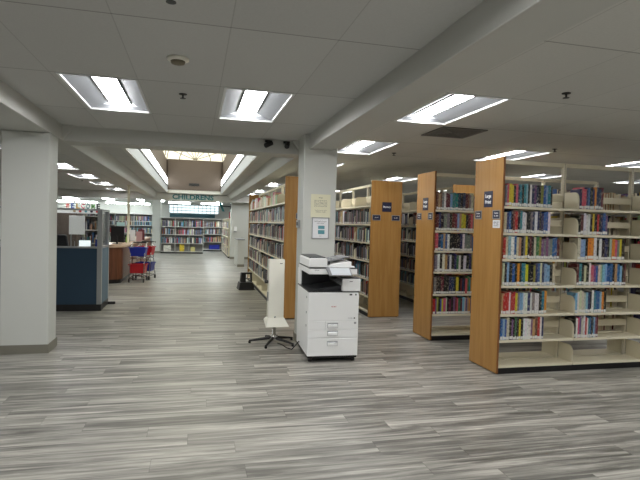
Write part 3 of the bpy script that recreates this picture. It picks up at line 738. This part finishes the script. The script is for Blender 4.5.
# ================================================================ COPIER
cp = tag(empty('photocopier', (1.228, 5.474, 0), R(-2.5)), 'white office photocopier standing in front of the central pillar', 'photocopier')
W_, D_ = .583, .77
b = MB(); b.box(0, .0, .07, W_, D_, .785, WHITE); body = b.build('body', cp, bevel=.008)
b = MB(); b.box(.01, .01, .045, W_-.01, D_-.02, .07, KICK); b.build('plinth', cp)
for x, y in ((.03, .03), (W_-.06, .03), (.03, D_-.07), (W_-.06, D_-.07)):
    b = MB(); b.tube([(x, y+.02, .03), (x+.03, y+.02, .03)], .03, BLACK, 16); b.build('caster', cp)
def drawer(z0, z1, hz):
    b = MB(); b.box(.006, -.008, z0, W_-.006, .004, z1, WHITE); d_ = b.build('paper_drawer', cp, bevel=.003)
    b = MB(); hx0, hx1 = .225, .345
    b.box(hx0, -.0095, hz-.028, hx1, -.006, hz+.028, SILVER); b.box(hx0+.006, -.02, hz-.022, hx1-.006, -.009, hz+.006, WHITE)
    b.prism([(hx0+.006, -.02, hz+.006), (hx1-.006, -.02, hz+.006), (hx1-.01, -.009, hz+.018), (hx0+.01, -.009, hz+.018)], (0, .001, 0), SILVER); b.build('drawer_handle', d_, bevel=.002)
drawer(.368, .462, .415); drawer(.278, .364, .328); drawer(.072, .268, .212)
b = MB(); b.box(.006, -.008, .467, W_-.006, .004, .78, WHITE); fd = b.build('front_door', cp, bevel=.003)
text('brand_lettering', 'RICOH', .018, mat('red_print', srgb(190, 70, 60), .5), (W_/2, -.0088, .625), (math.pi/2, 0, 0), fd, .0004, .0004)
text('model_lettering', 'IM C2500', .012, INK, (.485, -.0088, .495), (math.pi/2, 0, 0), fd, .0004)
b = MB(); b.box(.525, -.0095, .488, .54, -.007, .503, INK); b.box(.47, -.0095, .752, .5, -.007, .768, INK); b.box(.535, -.0095, .752, .55, -.007, .77, INK); b.build('indicator', fd)
b = MB(); b.box(.2, -.0085, .369, .2015, -.0075, .461, GREYP); b.box(.53, -.0088, .43, .555, -.007, .452, SILVER); b.build('drawer_mark', cp)
# output bay
b = MB(); b.box(.0, .0, .785, W_, D_, .80, DARKP); b.prism([(.06, .05, .80), (.40, .05, .80), (.40, .05, .86), (.2, .05, .83)], (0, .45, 0), DARKP); b.build('output_tray', cp, bevel=.003)
b = MB(); b.prism([(.2, .08, .815), (.42, .08, .845), (.42, .08, .85), (.2, .08, .82)], (0, .35, 0), GREYP); b.build('tray_flap', cp)
b = MB(); b.box(0, D_-.16, .80, W_, D_, 1.0, WHITE); b.box(.02, D_-.17, .80, W_-.1, D_-.16, .98, DARKP); b.build('rear_column', cp, bevel=.005)
b = MB(); b.box(.385, -.012, .798, W_+.01, .3, .938, WHITE); b.box(.395, 0, .938, W_, .28, .948, DARKP); fb = b.build('finisher_box', cp, bevel=.006)
b = MB(); b.box(.465, -.0135, .905, .5, -.011, .911, INK); b.build('finisher_mark', fb)
b = MB(); b.box(.3, .02, .90, .385, .3, .93, DARKP); b.build('finisher_inlet', cp, bevel=.004)
b = MB(); b.prism([(0, -.002, 1.0), (.0, -.002, 1.05), (W_-.03, -.002, 1.05), (W_-.03, -.002, .985), (.0, -.002, .985)], (0, D_-.05, 0), WHITE); sc_ = b.build('scanner_unit', cp, bevel=.006)
b = MB(); b.box(.0, -.004, 1.05, W_-.03, D_-.06, 1.056, DARKP); b.build('scanner_gasket', cp)
text('brand_lettering', 'RICOH', .016, GREYP, (.09, -.0035, 1.028), (math.pi/2, 0, 0), sc_, .0004)
b = MB(); b.hexa(((.215, -.09, .982), (.475, -.09, .982), (.475, -.075, .972), (.215, -.075, .972), (.19, .0, 1.062), (.465, .0, 1.062), (.465, .012, 1.05), (.19, .012, 1.05)), GREYP); pn = b.build('control_panel', cp, bevel=.003)
b = MB(); b.hexa(((.245, -.0895, .9885), (.462, -.0895, .9885), (.462, -.0885, .9875), (.245, -.0885, .9875), (.228, -.0105, 1.059), (.454, -.0105, 1.059), (.454, -.0095, 1.058), (.228, -.0095, 1.058)), mat('glossy_screen', srgb(205, 212, 216), .12, noise=.02)); b.build('screen', pn)
b = MB(); b.prism([(0, .01, 1.06), (.21, .01, 1.06), (.21, .01, 1.155), (.19, .01, 1.165), (.02, .01, 1.165), (0, .01, 1.15)], (0, D_-.12, 0), WHITE); b.build('document_feeder', cp, bevel=.008)
b = MB(); b.box(.01, .03, 1.163, .19, D_-.14, 1.176, DARKP); b.build('feeder_lid', cp, bevel=.004)
b = MB(); b.box(.21, .03, 1.058, .53, D_-.13, 1.075, WHITE); b.prism([(.24, .06, 1.075), (.50, .06, 1.075), (.50, .06, 1.125), (.40, .06, 1.12), (.24, .06, 1.085)], (0, D_-.3, 0), WHITE); b.build('platen_cover', cp, bevel=.004)
b = MB(); b.prism([(.21, .12, 1.11), (.46, .12, 1.165), (.50, .12, 1.168), (.50, .12, 1.176), (.45, .12, 1.176), (.21, .12, 1.122)], (0, D_-.38, 0), GREYP); b.box(.30, .17, 1.142, .42, .36, 1.156, SILVER); b.box(.2, .1, 1.08, .26, D_-.2, 1.125, DARKP); b.build('document_tray', cp, bevel=.003)
b = MB()
for z in (.72, .55, .4): b.box(-.003, .08, z-.012, .001, .1, z+.012, GREYP)
b.build('side_latch', cp)
b = MB(); pts = [(1.245, 6.0, .12), (1.17, 6.05, .012), (1.12, 6.15, .008), (1.1, 6.3, .008), (1.05, 6.4, .01)]
b.tube(pts, .006, BLACK, 6); tag(b.build('power_cable', smooth=True), 'thin black cable on the floor between the copier and the white kiosk stand', 'cable')

# ================================================================ KIOSK STAND
ks = tag(empty('kiosk_stand', (1.0, 6.45, 0), R(5)), 'slim white kiosk on a black five-star base left of the copier', 'kiosk stand')
b = MB(); b.lathe([(.05, .055), (.05, .1), (.022, .11), (.022, .35)], (.01, 0, 0), CHROME, 16); b.build('pole', ks, smooth=True)
for k in range(5):
    a = R(167+72*k); c_, s_ = math.cos(a), math.sin(a)
    b = MB(); b.tube([(.03*c_, .03*s_, .07), (.17*c_, .17*s_, .052), (.31*c_, .31*s_, .03)], [.022, .018, .012], BLACK, 8); b.lathe([(.014, 0), (.018, .012), (.012, .03)], (.30*c_, .30*s_, 0), BLACK, 10); b.build('leg', ks)
b = MB(); b.box(-.078, -.02, .31, .125, .075, 1.08, WHITE2); pb = b.build('panel_body', ks, bevel=.006)
b = MB(); b.box(.06, -.0215, 1.022, .095, -.019, 1.03, BLACK); b.build('slot', pb)
b = MB(); b.hexa(((-.125, -.1, .225), (.18, -.1, .225), (.18, -.09, .22), (-.125, -.09, .22), (-.085, -.03, .33), (.13, -.03, .33), (.13, -.015, .33), (-.085, -.015, .33)), WHITE2)
b.hexa(((-.125, -.1, .225), (-.115, -.1, .225), (-.105, .09, .3), (-.115, .09, .3), (-.085, -.03, .33), (-.078, -.03, .33), (-.078, .09, .33), (-.085, .09, .33)), WHITE2); b.build('base_skirt', ks, bevel=.003)
b = MB(); b.lathe([(.001, -.03), (.02, -.03), (.028, -.01), (.02, .01), (.001, .012)], (-.1, .03, .8), BLACK, 12); b.build('side_knob', ks, smooth=True)
b = MB(); b.box(-.086, -.01, .55, -.078, .05, .66, SILVER); b.build('card_reader', ks)
# ================================================================ STEP STOOL
ss = tag(empty('step_stool', (1.16, 11.85, 0), R(4)), 'black plastic two-step stool on the floor beside the aisle bookcase', 'step stool')
ss.scale = (.86, .9, 1)
b = MB(); b.hexa(((-.21, -.2, .0), (.21, -.2, 0), (.21, .2, 0), (-.21, .2, 0), (-.18, -.17, .17), (.18, -.17, .17), (.18, .17, .17), (-.18, .17, .17)), BLACK)
b.box(-.215, -.205, 0, .215, .205, .03, BLACK); b.build('lower_step', ss, bevel=.012)
b = MB(); b.hexa(((-.14, -.04, .17), (.0, -.04, .17), (.0, .17, .17), (-.14, .17, .17), (-.12, -.02, .38), (.0, -.02, .38), (.0, .15, .38), (-.12, .15, .38)), BLACK)
b.box(-.12, -.03, .35, .17, .15, .385, BLACK); b.prism([(.14, .0, .17), (.18, .0, .17), (.17, .0, .36), (.13, .0, .36)], (0, .14, 0), BLACK); b.build('upper_step', ss, bevel=.01)
b = MB(); b.tube([(.0, .06, .24), (.14, .06, .24)], .012, GREYP, 8); b.build('cross_bar', ss)

# ================================================================ NOTICES, THERMOSTAT
def notice(x0, x1, z0, z1, y, paper, lab, rows, frame=None, pics=()):
    r = tag(empty('notice', ((x0+x1)/2, y, (z0+z1)/2)), lab, 'notice'); w, h = (x1-x0)/2, (z1-z0)/2
    b = MB(); b.box(-w, -.004, -h, w, -.001, h, paper); b.build('sheet', r)
    if frame:
        b = MB(); f = .01
        for a in ((-w, -h, w, -h+f), (-w, h-f, w, h), (-w, -h, -w+f, h), (w-f, -h, w, h)): b.box(a[0], -.009, a[1], a[2], -.0035, a[3], frame)
        b.build('frame', r)
    for t, sz, z, fit in rows: text('lettering', t, sz, INK, (0, -.0046, z), (math.pi/2, 0, 0), r, .0003, 0, fit)
    for (a, c, d_, e, m_) in pics:
        b = MB(); b.box(a, -.006, c, d_, -.004, e, m_); b.build('picture', r)
notice(1.412, 1.668, 1.626, 1.922, 6.29, CREAMP, 'cream paper notice taped to the central pillar, above the framed one',
       [('Notice', .022, .105, .05)]+[(t, .014, .07-.018*i, .17) for i, t in enumerate(['Please ask library staff for', 'help with copies and prints', 'Copies are available during', 'open hours at the machine', 'below. Please pay at desk'])]+[('Thank you for your help', .014, -.055, .15), ('Library staff', .014, -.075, .12)])
notice(1.433, 1.656, 1.358, 1.630, 6.29, PAPER, 'white framed notice with teal pictures on the central pillar, below the cream one',
       [('Self Service Copier', .02, .085, .16), ('and Printer', .016, .062, .1), ('wifi', .012, -.1, .03)], SILVER, ((-.03, -.01, .055, .03, TEALP), (-.03, -.075, .055, -.025, TEALP)))
t_ = tag(empty('thermostat', (1.31, 6.5, 1.54)), 'small grey thermostat on the left side of the central pillar', 'thermostat')
b = MB(); b.box(-.025, -.07, -.05, 0, .07, .05, SILVER); b.build('body', t_, bevel=.004)
b = MB(); b.box(-.03, -.04, -.02, -.024, .04, .025, DARKP); b.build('display', t_)

# ================================================================ CUBICLE (blue partitions)
ZP, ZG = 1.075, 1.70
xa, xb, ya, yb = -3.6, -1.51, 9.1, 9.85
cu = tag(empty('office_partition', (xb, ya, 0)), 'blue fabric office partition with clear upper panels beside the left pillar', 'partition')
b = MB(); b.box(xa-xb, 0, .11, -.07, .05, ZP-.03, BLUEFAB); o = b.build('fabric_panel', cu, bevel=.006)
b = MB(); b.box(-.05, .07, .11, 0, yb-ya-.07, ZP-.03, BLUEFAB2); o = b.build('fabric_panel', cu, bevel=.006); o['label'] = 'lighter blue short side panel'
b = MB(); b.box(xa-xb, .005, 0, 0, .045, .11, KICK); b.box(-.045, .0, 0, -.005, yb-ya, .11, KICK); b.build('kick_base', cu)
for x, y in ((-.035, .025), (-.035, yb-ya-.035), (xa-xb+.035, .025)):
    b = MB(); b.box(x-.036, y-.036, .11, x+.036, y+.036, ZG, SILVER); b.build('post', cu, bevel=.004)
b = MB(); b.box(xa-xb, -.005, ZP-.03, -.07, .055, ZP, SILVER); b.box(-.06, .06, ZP-.03, .005, yb-ya-.07, ZP, SILVER)
b.box(xa-xb, 0, ZG-.03, -.07, .05, ZG, SILVER); b.box(-.055, .06, ZG-.03, 0, yb-ya-.07, ZG, SILVER); b.build('rail', cu)
b = MB(); b.box(xa-xb, .022, ZP, -.07, .028, ZG-.03, CLEAR); b.box(-.03, .06, ZP, -.024, yb-ya-.07, ZG-.03, CLEAR); b.build('clear_panel', cu)
b = MB(); b.box(-.03, yb-ya-.03, 0, .12, yb-ya+.02, .045, KICK); b.build('foot', cu, bevel=.01)

# desk, chair, monitor, boards inside
dk = tag(empty('desk', (-2.6, 9.2, 0)), 'staff desk inside the blue partition holding a computer screen', 'desk')
b = MB(); b.box(-.9, 0, .72, .92, .6, .75, GREYP); b.build('desktop', dk, bevel=.004)
for x in (-.88, .85):
    b = MB(); b.box(x, .04, 0, x+.04, .56, .72, DARKP); b.build('leg', dk)
def monitor(loc, rz, w, h, lab, front, backm=BLACK, lift=.12):
    r = tag(empty('computer_monitor', loc, rz), lab, 'monitor')
    b = MB(); b.box(-.11, -.08, 0, .11, .08, .012, BLACK); b.box(-.02, .0, .012, .02, .03, lift+h*.4, BLACK); b.build('stand', r, bevel=.003)
    b = MB(); b.box(-w/2, -.03, lift, w/2, 0, lift+h, backm); b.build('case', r, bevel=.005)
    b = MB(); b.box(-w/2+.012, -.032, lift+.015, w/2-.012, -.0295, lift+h-.012, front); b.build('screen', r)
LIT = mat('lit_screen', srgb(200, 205, 205), .3, emit=(.85, .92, .92, 1), estr=.5)
monitor((-1.87, 9.62, .75), R(6), .21, .15, 'small screen with a white page behind the blue partition', LIT, lift=.27)
b = MB(); b.box(0, 0, 0, .075, .24, .31, mat('blue_binder', srgb(30, 60, 160), .5)); b.box(.008, .005, .01, .067, .235, .311, PAPER)
tag(b.build('ring_binder', loc=(-1.68, 9.47, .875)), 'blue ring binder on a box behind the corner of the blue partition', 'binder')
b = MB(); b.box(0, 0, 0, .17, .3, .122, mat('brown_box', srgb(140, 100, 60), .7)); tag(b.build('cardboard_box', loc=(-1.72, 9.45, .751), bevel=.002), 'small brown box under the blue binder on the staff desk', 'box')
ch = tag(empty('office_chair', (-2.32, 10.3, 0), R(160)), 'black office chair behind the blue partition, next to the left pillar', 'chair')
b = MB(); b.box(-.24, -.24, .44, .24, .24, .52, BLACK); b.build('seat', ch, bevel=.03)
b = MB(); b.prism([(-.21, .22, .62), (.21, .22, .62), (.24, .24, .9), (.18, .26, 1.24), (-.18, .26, 1.24), (-.24, .24, .9)], (0, .06, 0), BLACK); b.build('backrest', ch, bevel=.02)
b = MB(); b.lathe([(.03, .08), (.03, .44)], (0, 0, 0), CHROME, 12); b.box(-.03, .2, .48, .03, .25, .8, BLACK); b.build('gas_post', ch)
for k in range(5):
    a = R(72*k); b = MB(); b.tube([(0, 0, .09), (.28*math.cos(a), .28*math.sin(a), .06)], [.025, .015], BLACK, 8); b.lathe([(.02, 0), (.026, .025), (.015, .05)], (.28*math.cos(a), .28*math.sin(a), 0), BLACK, 10); b.build('leg', ch)
for s_ in (-1, 1):
    b = MB(); b.tube([(s_*.25, .1, .47), (s_*.29, .1, .6), (s_*.29, .05, .7), (s_*.29, -.15, .7)], .015, BLACK, 8); b.build('armrest', ch)
cb = tag(empty('storage_cabinet', (-3.25, 13.1, 0)), 'tall taupe metal storage cabinet behind the desk, left of the white board', 'cabinet')
b = MB(); b.box(-.6, 0, 0, .52, .45, 1.72, TAUPE); b.build('body', cb, bevel=.004)
for i in range(3):
    b = MB(); b.box(-.59+i*.37, -.015, .05, -.24+i*.37, 0, 1.7, TAUPE); d_ = b.build('door', cb, bevel=.003)
    b = MB(); b.box(-.27+i*.37, -.03, .85, -.255+i*.37, -.015, 1.0, SILVER); b.build('handle', d_)
wb = tag(empty('whiteboard', (-2.5, 12.0, 0)), 'plain white board on thin legs standing behind the staff desk', 'whiteboard')
b = MB(); b.box(-.16, 0, 1.19, .16, .012, 1.6, WHITE); b.build('board', wb, bevel=.002)
b = MB()
for s_ in (-1, 1): b.box(s_*.12-.01, .012, 0, s_*.12+.01, .03, 1.5, SILVER); b.box(s_*.12-.015, -.15, 0, s_*.12+.015, .2, .02, SILVER)
b.build('easel_leg', wb)
# WELCOME letters and the row of cut-outs under them
hd = tag(empty('header_board', (-2.45, 12.6, 0)), 'white header board on posts carrying colourful welcome letters', 'header board')
b = MB(); b.box(-.78, 0, 1.655, .42, .03, 1.76, WHITE); b.build('board', hd)
for x in (-.76, .38):
    b = MB(); b.box(x, 0, 0, x+.04, .03, 1.655, SILVER); b.build('post', hd)
cols = [(200, 60, 60), (50, 80, 160), (190, 150, 80), (200, 60, 90), (60, 110, 120), (90, 160, 80), (60, 60, 66)]
for i, c in enumerate('WELCOME'):
    m_ = mat('letter_'+c+str(i), srgb(*cols[i]), .6)
    o = text('welcome_letter', c, .15, m_, (-2.83+.108*i, 12.61, 1.762+.055), (math.pi/2, 0, 0), None, .006, .006, .075)
    tag(o, f'{["red", "blue", "tan", "pink", "dark teal", "green", "dark grey"][i]} letter {c} standing on the white header board' + (' near its right end' if i == 6 else ' next to the L' if i == 1 else ''), 'letter', 'welcome letters')
for i in range(5):
    b = MB(); rr = .03; cx, cz = -2.68+.12*i, 1.708
    b.prism([(cx+rr*math.cos(2*math.pi*k/8)*(1.2 if k % 2 else .9), 12.592, cz+rr*math.sin(2*math.pi*k/8)) for k in range(8)], (0, .007, 0), mat('cutout%d' % i, srgb(*[(176, 160, 130), (200, 70, 70), (110, 170, 180), (70, 60, 80), (200, 60, 60)][i]), .6))
    tag(b.build('paper_cutout'), ['tan', 'pale red', 'pale blue', 'dark', 'bright red'][i]+' paper cut-out stuck on the white header board', 'paper cut-out', 'cut-outs under the welcome letters')

# ================================================================ CIRCULATION COUNTER
ct = tag(empty('service_counter', (0, 0, 0)), 'brown wooden service counter with a curved corner behind the blue partition', 'counter')
def path(off):      # outline of the front: from left, round the corner, then along the aisle
    p = [(-2.3, 12.9+off), (-1.98, 12.9+off)]
    for i in range(8):
        a = -math.pi/2+math.pi/2*i/7; p.append((-1.98+(.3-off)*math.cos(a), 13.2+(.3-off)*math.sin(a)))
    p += [(-1.68-off, 16), (-1.68-off, 21.0)]
    return p
def wall_along(p, t, z0, z1, mt, name):
    b = MB()
    def nrm(i):
        a = Vector((*p[max(i-1, 0)], 0)); c = Vector((*p[min(i+1, len(p)-1)], 0)); d = (c-a).normalized(); return Vector((-d.y, d.x, 0))
    q = [(p[i][0]+nrm(i).x*t, p[i][1]+nrm(i).y*t) for i in range(len(p))]
    k = b.m(mt); n = len(p)
    b.v = [(x, y, z0) for x, y in p]+[(x, y, z1) for x, y in p]+[(x, y, z0) for x, y in q]+[(x, y, z1) for x, y in q]
    for i in range(n-1):
        b.f += [(i, i+1, n+i+1, n+i), (2*n+i+1, 2*n+i, 3*n+i, 3*n+i+1), (n+i, n+i+1, 3*n+i+1, 3*n+i), (i+1, i, 2*n+i, 2*n+i+1)]
    b.f += [(0, n, 3*n, 2*n), (n-1, 3*n-1, 4*n-1, 2*n-1)]; b.mi = [0]*len(b.f); b.col = [None]*len(b.f)
    return b.build(name, ct)
wall_along(path(.06), .08, 0, .1, KICK, 'kick_base')
wall_along(path(.02), .05, .1, .865, CHERRY, 'front_panel')
wall_along(path(-.02), .65, .865, .9, TOPW, 'countertop')
b = MB()
for x in (-1.99,): b.box(x-.004, 12.912, .11, x+.004, 12.922, .86, DARKP)
b.build('panel_joint', ct)
b = MB(); b.box(-2.35, 14.3, .1, -2.3, 21.0, .865, CHERRY); b.build('inner_panel', ct)
monitor((-1.98, 14.2, .9), R(170), .34, .42, 'black computer monitor seen from behind on the brown counter', LIT, lift=.04)
b = MB(); b.box(0, 0, 0, .2, .02, .1, mat('pale_sheet', srgb(190, 225, 225), .5)); tag(b.build('paper_sign', loc=(-1.99, 14.1, 1.372)), 'pale blue sign resting on top of the black counter monitor', 'sign')
# a person-like cluster is only posters: pink and white posters standing on the counter
for x, y, w_, h_, m_, lb in ((-1.62, 16.0, .17, .3, mat('pink_sheet', srgb(190, 150, 150), .6), 'pink poster standing on the brown counter near the cart'),
                             (-1.86, 16.4, .16, .34, PAPER, 'white poster standing on the brown counter right of the thin pole'),
                             (-1.68, 17.2, .2, .34, mat('maroon_sheet', srgb(110, 50, 56), .6), 'dark red poster standing on the brown counter behind the pink one')):
    r = tag(empty('poster_stand', (x, y, .9), R(-4)), lb, 'poster stand', 'posters standing on the counter')
    b = MB(); b.box(-w_/2, 0, 0, w_/2, .01, h_, m_); b.build('sheet', r)
    b = MB(); b.box(-w_/2, -.03, 0, w_/2, .06, .008, GREYP); b.box(-.01, .01, .0, .01, .05, h_*.6, GREYP); b.build('base', r)
b = MB(); b.lathe([(.03, 0), (.032, .02), (.032, .14), (.012, .17), (.012, .2)], (-1.88, 15.3, .9), mat('green_bottle', srgb(150, 190, 90), .3), 14)
tag(b.build('bottle', smooth=True), 'pale green bottle on the counter beside the thin cream pole', 'bottle')
pr_ = tag(empty('desk_printer', (-2.05, 15.6, .9)), 'dark desk printer on the counter behind the thin cream pole', 'printer')
b = MB(); b.box(-.2, -.15, 0, .2, .2, .22, DARKP); b.build('body', pr_, bevel=.01)
b = MB(); b.box(-.14, -.2, .05, .14, -.15, .07, GREYP); b.build('paper_tray', pr_)

# ================================================================ BASKET CARTS
def basket(p, x, y, z, mt, w=.4, d=.28, h=.2):
    b = MB(); t = .006; k = .03
    pts0 = [(x-w/2+k, y-d/2+k), (x+w/2-k, y-d/2+k), (x+w/2-k, y+d/2-k), (x-w/2+k, y+d/2-k)]; pts1 = [(x-w/2, y-d/2), (x+w/2, y-d/2), (x+w/2, y+d/2), (x-w/2, y+d/2)]
    b.box(x-w/2+k, y-d/2+k, z, x+w/2-k, y+d/2-k, z+t, mt)
    for i in range(4):
        j = (i+1) % 4; a, c, d1, c1 = pts0[i], pts0[j], pts1[i], pts1[j]
        n = Vector((a[1]-c[1], c[0]-a[0], 0)).normalized()*t
        b.hexa(((*a, z), (*c, z), (c[0]+n.x, c[1]+n.y, z), (a[0]+n.x, a[1]+n.y, z), (*d1, z+h), (*c1, z+h), (c1[0]+n.x, c1[1]+n.y, z+h), (d1[0]+n.x, d1[1]+n.y, z+h)), mt)
    o = b.build('basket', p)
    b = MB(); b.box(x-w/2-.012, y-d/2-.012, z+h-.02, x+w/2+.012, y-d/2, z+h+.004, mt); b.box(x-w/2-.012, y+d/2, z+h-.02, x+w/2+.012, y+d/2+.012, z+h+.004, mt)
    b.box(x-w/2-.012, y-d/2, z+h-.02, x-w/2, y+d/2, z+h+.004, mt); b.box(x+w/2, y-d/2, z+h-.02, x+w/2+.012, y+d/2, z+h+.004, mt); b.build('rim', o)
def cart(loc, rz, up_, low, lab):
    r = tag(empty('basket_cart', loc, rz), lab, 'cart', 'basket carts by the counter')
    b = MB()
    for s_ in (-1, 1):
        b.tube([(s_*.17, -.24, .1), (s_*.17, -.16, .5), (s_*.17, -.08, .86), (s_*.17, .2, .98), (s_*.17, .27, .97)], .011, CHROME, 8)
        b.tube([(s_*.17, -.24, .1), (s_*.17, .28, .12), (s_*.17, .12, .56), (s_*.17, -.1, .6)], .011, CHROME, 8)
        b.tube([(s_*.17, .12, .56), (s_*.17, .16, .9)], .01, CHROME, 8)
    for y, z in ((-.24, .1), (.28, .12), (-.1, .6), (.12, .56)): b.tube([(-.17, y, z), (.17, y, z)], .009, CHROME, 8)
    b.build('frame', r, smooth=True)
    b = MB(); b.tube([(-.18, .27, .97), (.18, .27, .97)], .016, BLACK, 10); b.build('push_handle', r)
    basket(r, 0, .02, .64, up_, .4, .32, .22); basket(r, 0, .02, .22, low, .4, .34, .22)
    for x in (-.17, .17):
        for y in (-.24, .28):
            b = MB(); b.tube([(x-.014, y, .05), (x+.014, y, .05)], .05, BLACK, 16); b.tube([(x, y, .06), (x, y, .11)], .012, CHROME, 8); b.build('wheel', r)
cart((-1.37, 13.42, 0), R(-4), BLUE, RED, 'basket cart with a blue basket above a red one, nearest by the brown counter')
cart((-1.25, 14.0, 0), R(-12), RED, BLUE, 'basket cart with a red basket above a blue one, behind the other cart')

# ================================================================ FAR END
t = tag(empty('department_sign', (-.05, 21.295, 2.515)), 'teal capital letters reading CHILDRENS on the far beam', 'sign')
text('lettering', 'CHILDRENS', .27, TEAL, (-.06, -.012, 0), (math.pi/2, 0, 0), t, .011, .008, 1.62)
b = MB(); b.box(-1.6, 0, 0, 1.4, .02, .26, mat('teal_banner', srgb(56, 100, 112), .6, noise=.4, nscale=2.5)); tag(b.build('wall_banner', loc=(-.1, 35.95, 1.82)), 'long dark teal banner on the far wall under the glass block window', 'banner')
r = tag(empty('bracket_sign', (1.45, 21.9, 2.22)), 'slanted teal panel on a dark wall bracket at the far right pillar', 'sign')
b = MB(); b.box(-.4, -.02, -.02, 0, .02, .02, DARKP); b.box(-.03, -.06, -.1, 0, .06, .1, DARKP); b.build('bracket', r)
b = MB(); b.hexa(((-.36, -.03, -.22), (-.26, -.03, -.22), (-.26, .03, -.22), (-.36, .03, -.22), (-.5, -.03, .14), (-.4, -.03, .14), (-.4, .03, .14), (-.5, .03, .14)), TEAL); b.build('panel', r, bevel=.004)
r = tag(empty('soap_dispenser', (1.64, 21.74, 1.28)), 'white wall dispenser on the far right pillar above the low partition', 'dispenser')
b = MB(); b.box(-.06, -.09, -.1, .06, 0, .1, WHITE); b.build('body', r, bevel=.012)
b = MB(); b.box(-.05, -.11, -.13, .05, -.02, -.1, GREYP); b.build('drip_tray', r, bevel=.004)
b = MB(); b.box(0, 0, 0, .1, .1, .28, mat('red_item', srgb(150, 40, 50), .5)); b.box(.02, .02, .28, .08, .08, .33, BLACK); tag(b.build('display_box', loc=(1.42, 22.5, 1.721)), 'small dark red box standing on the side-on children\'s bookcase', 'box')
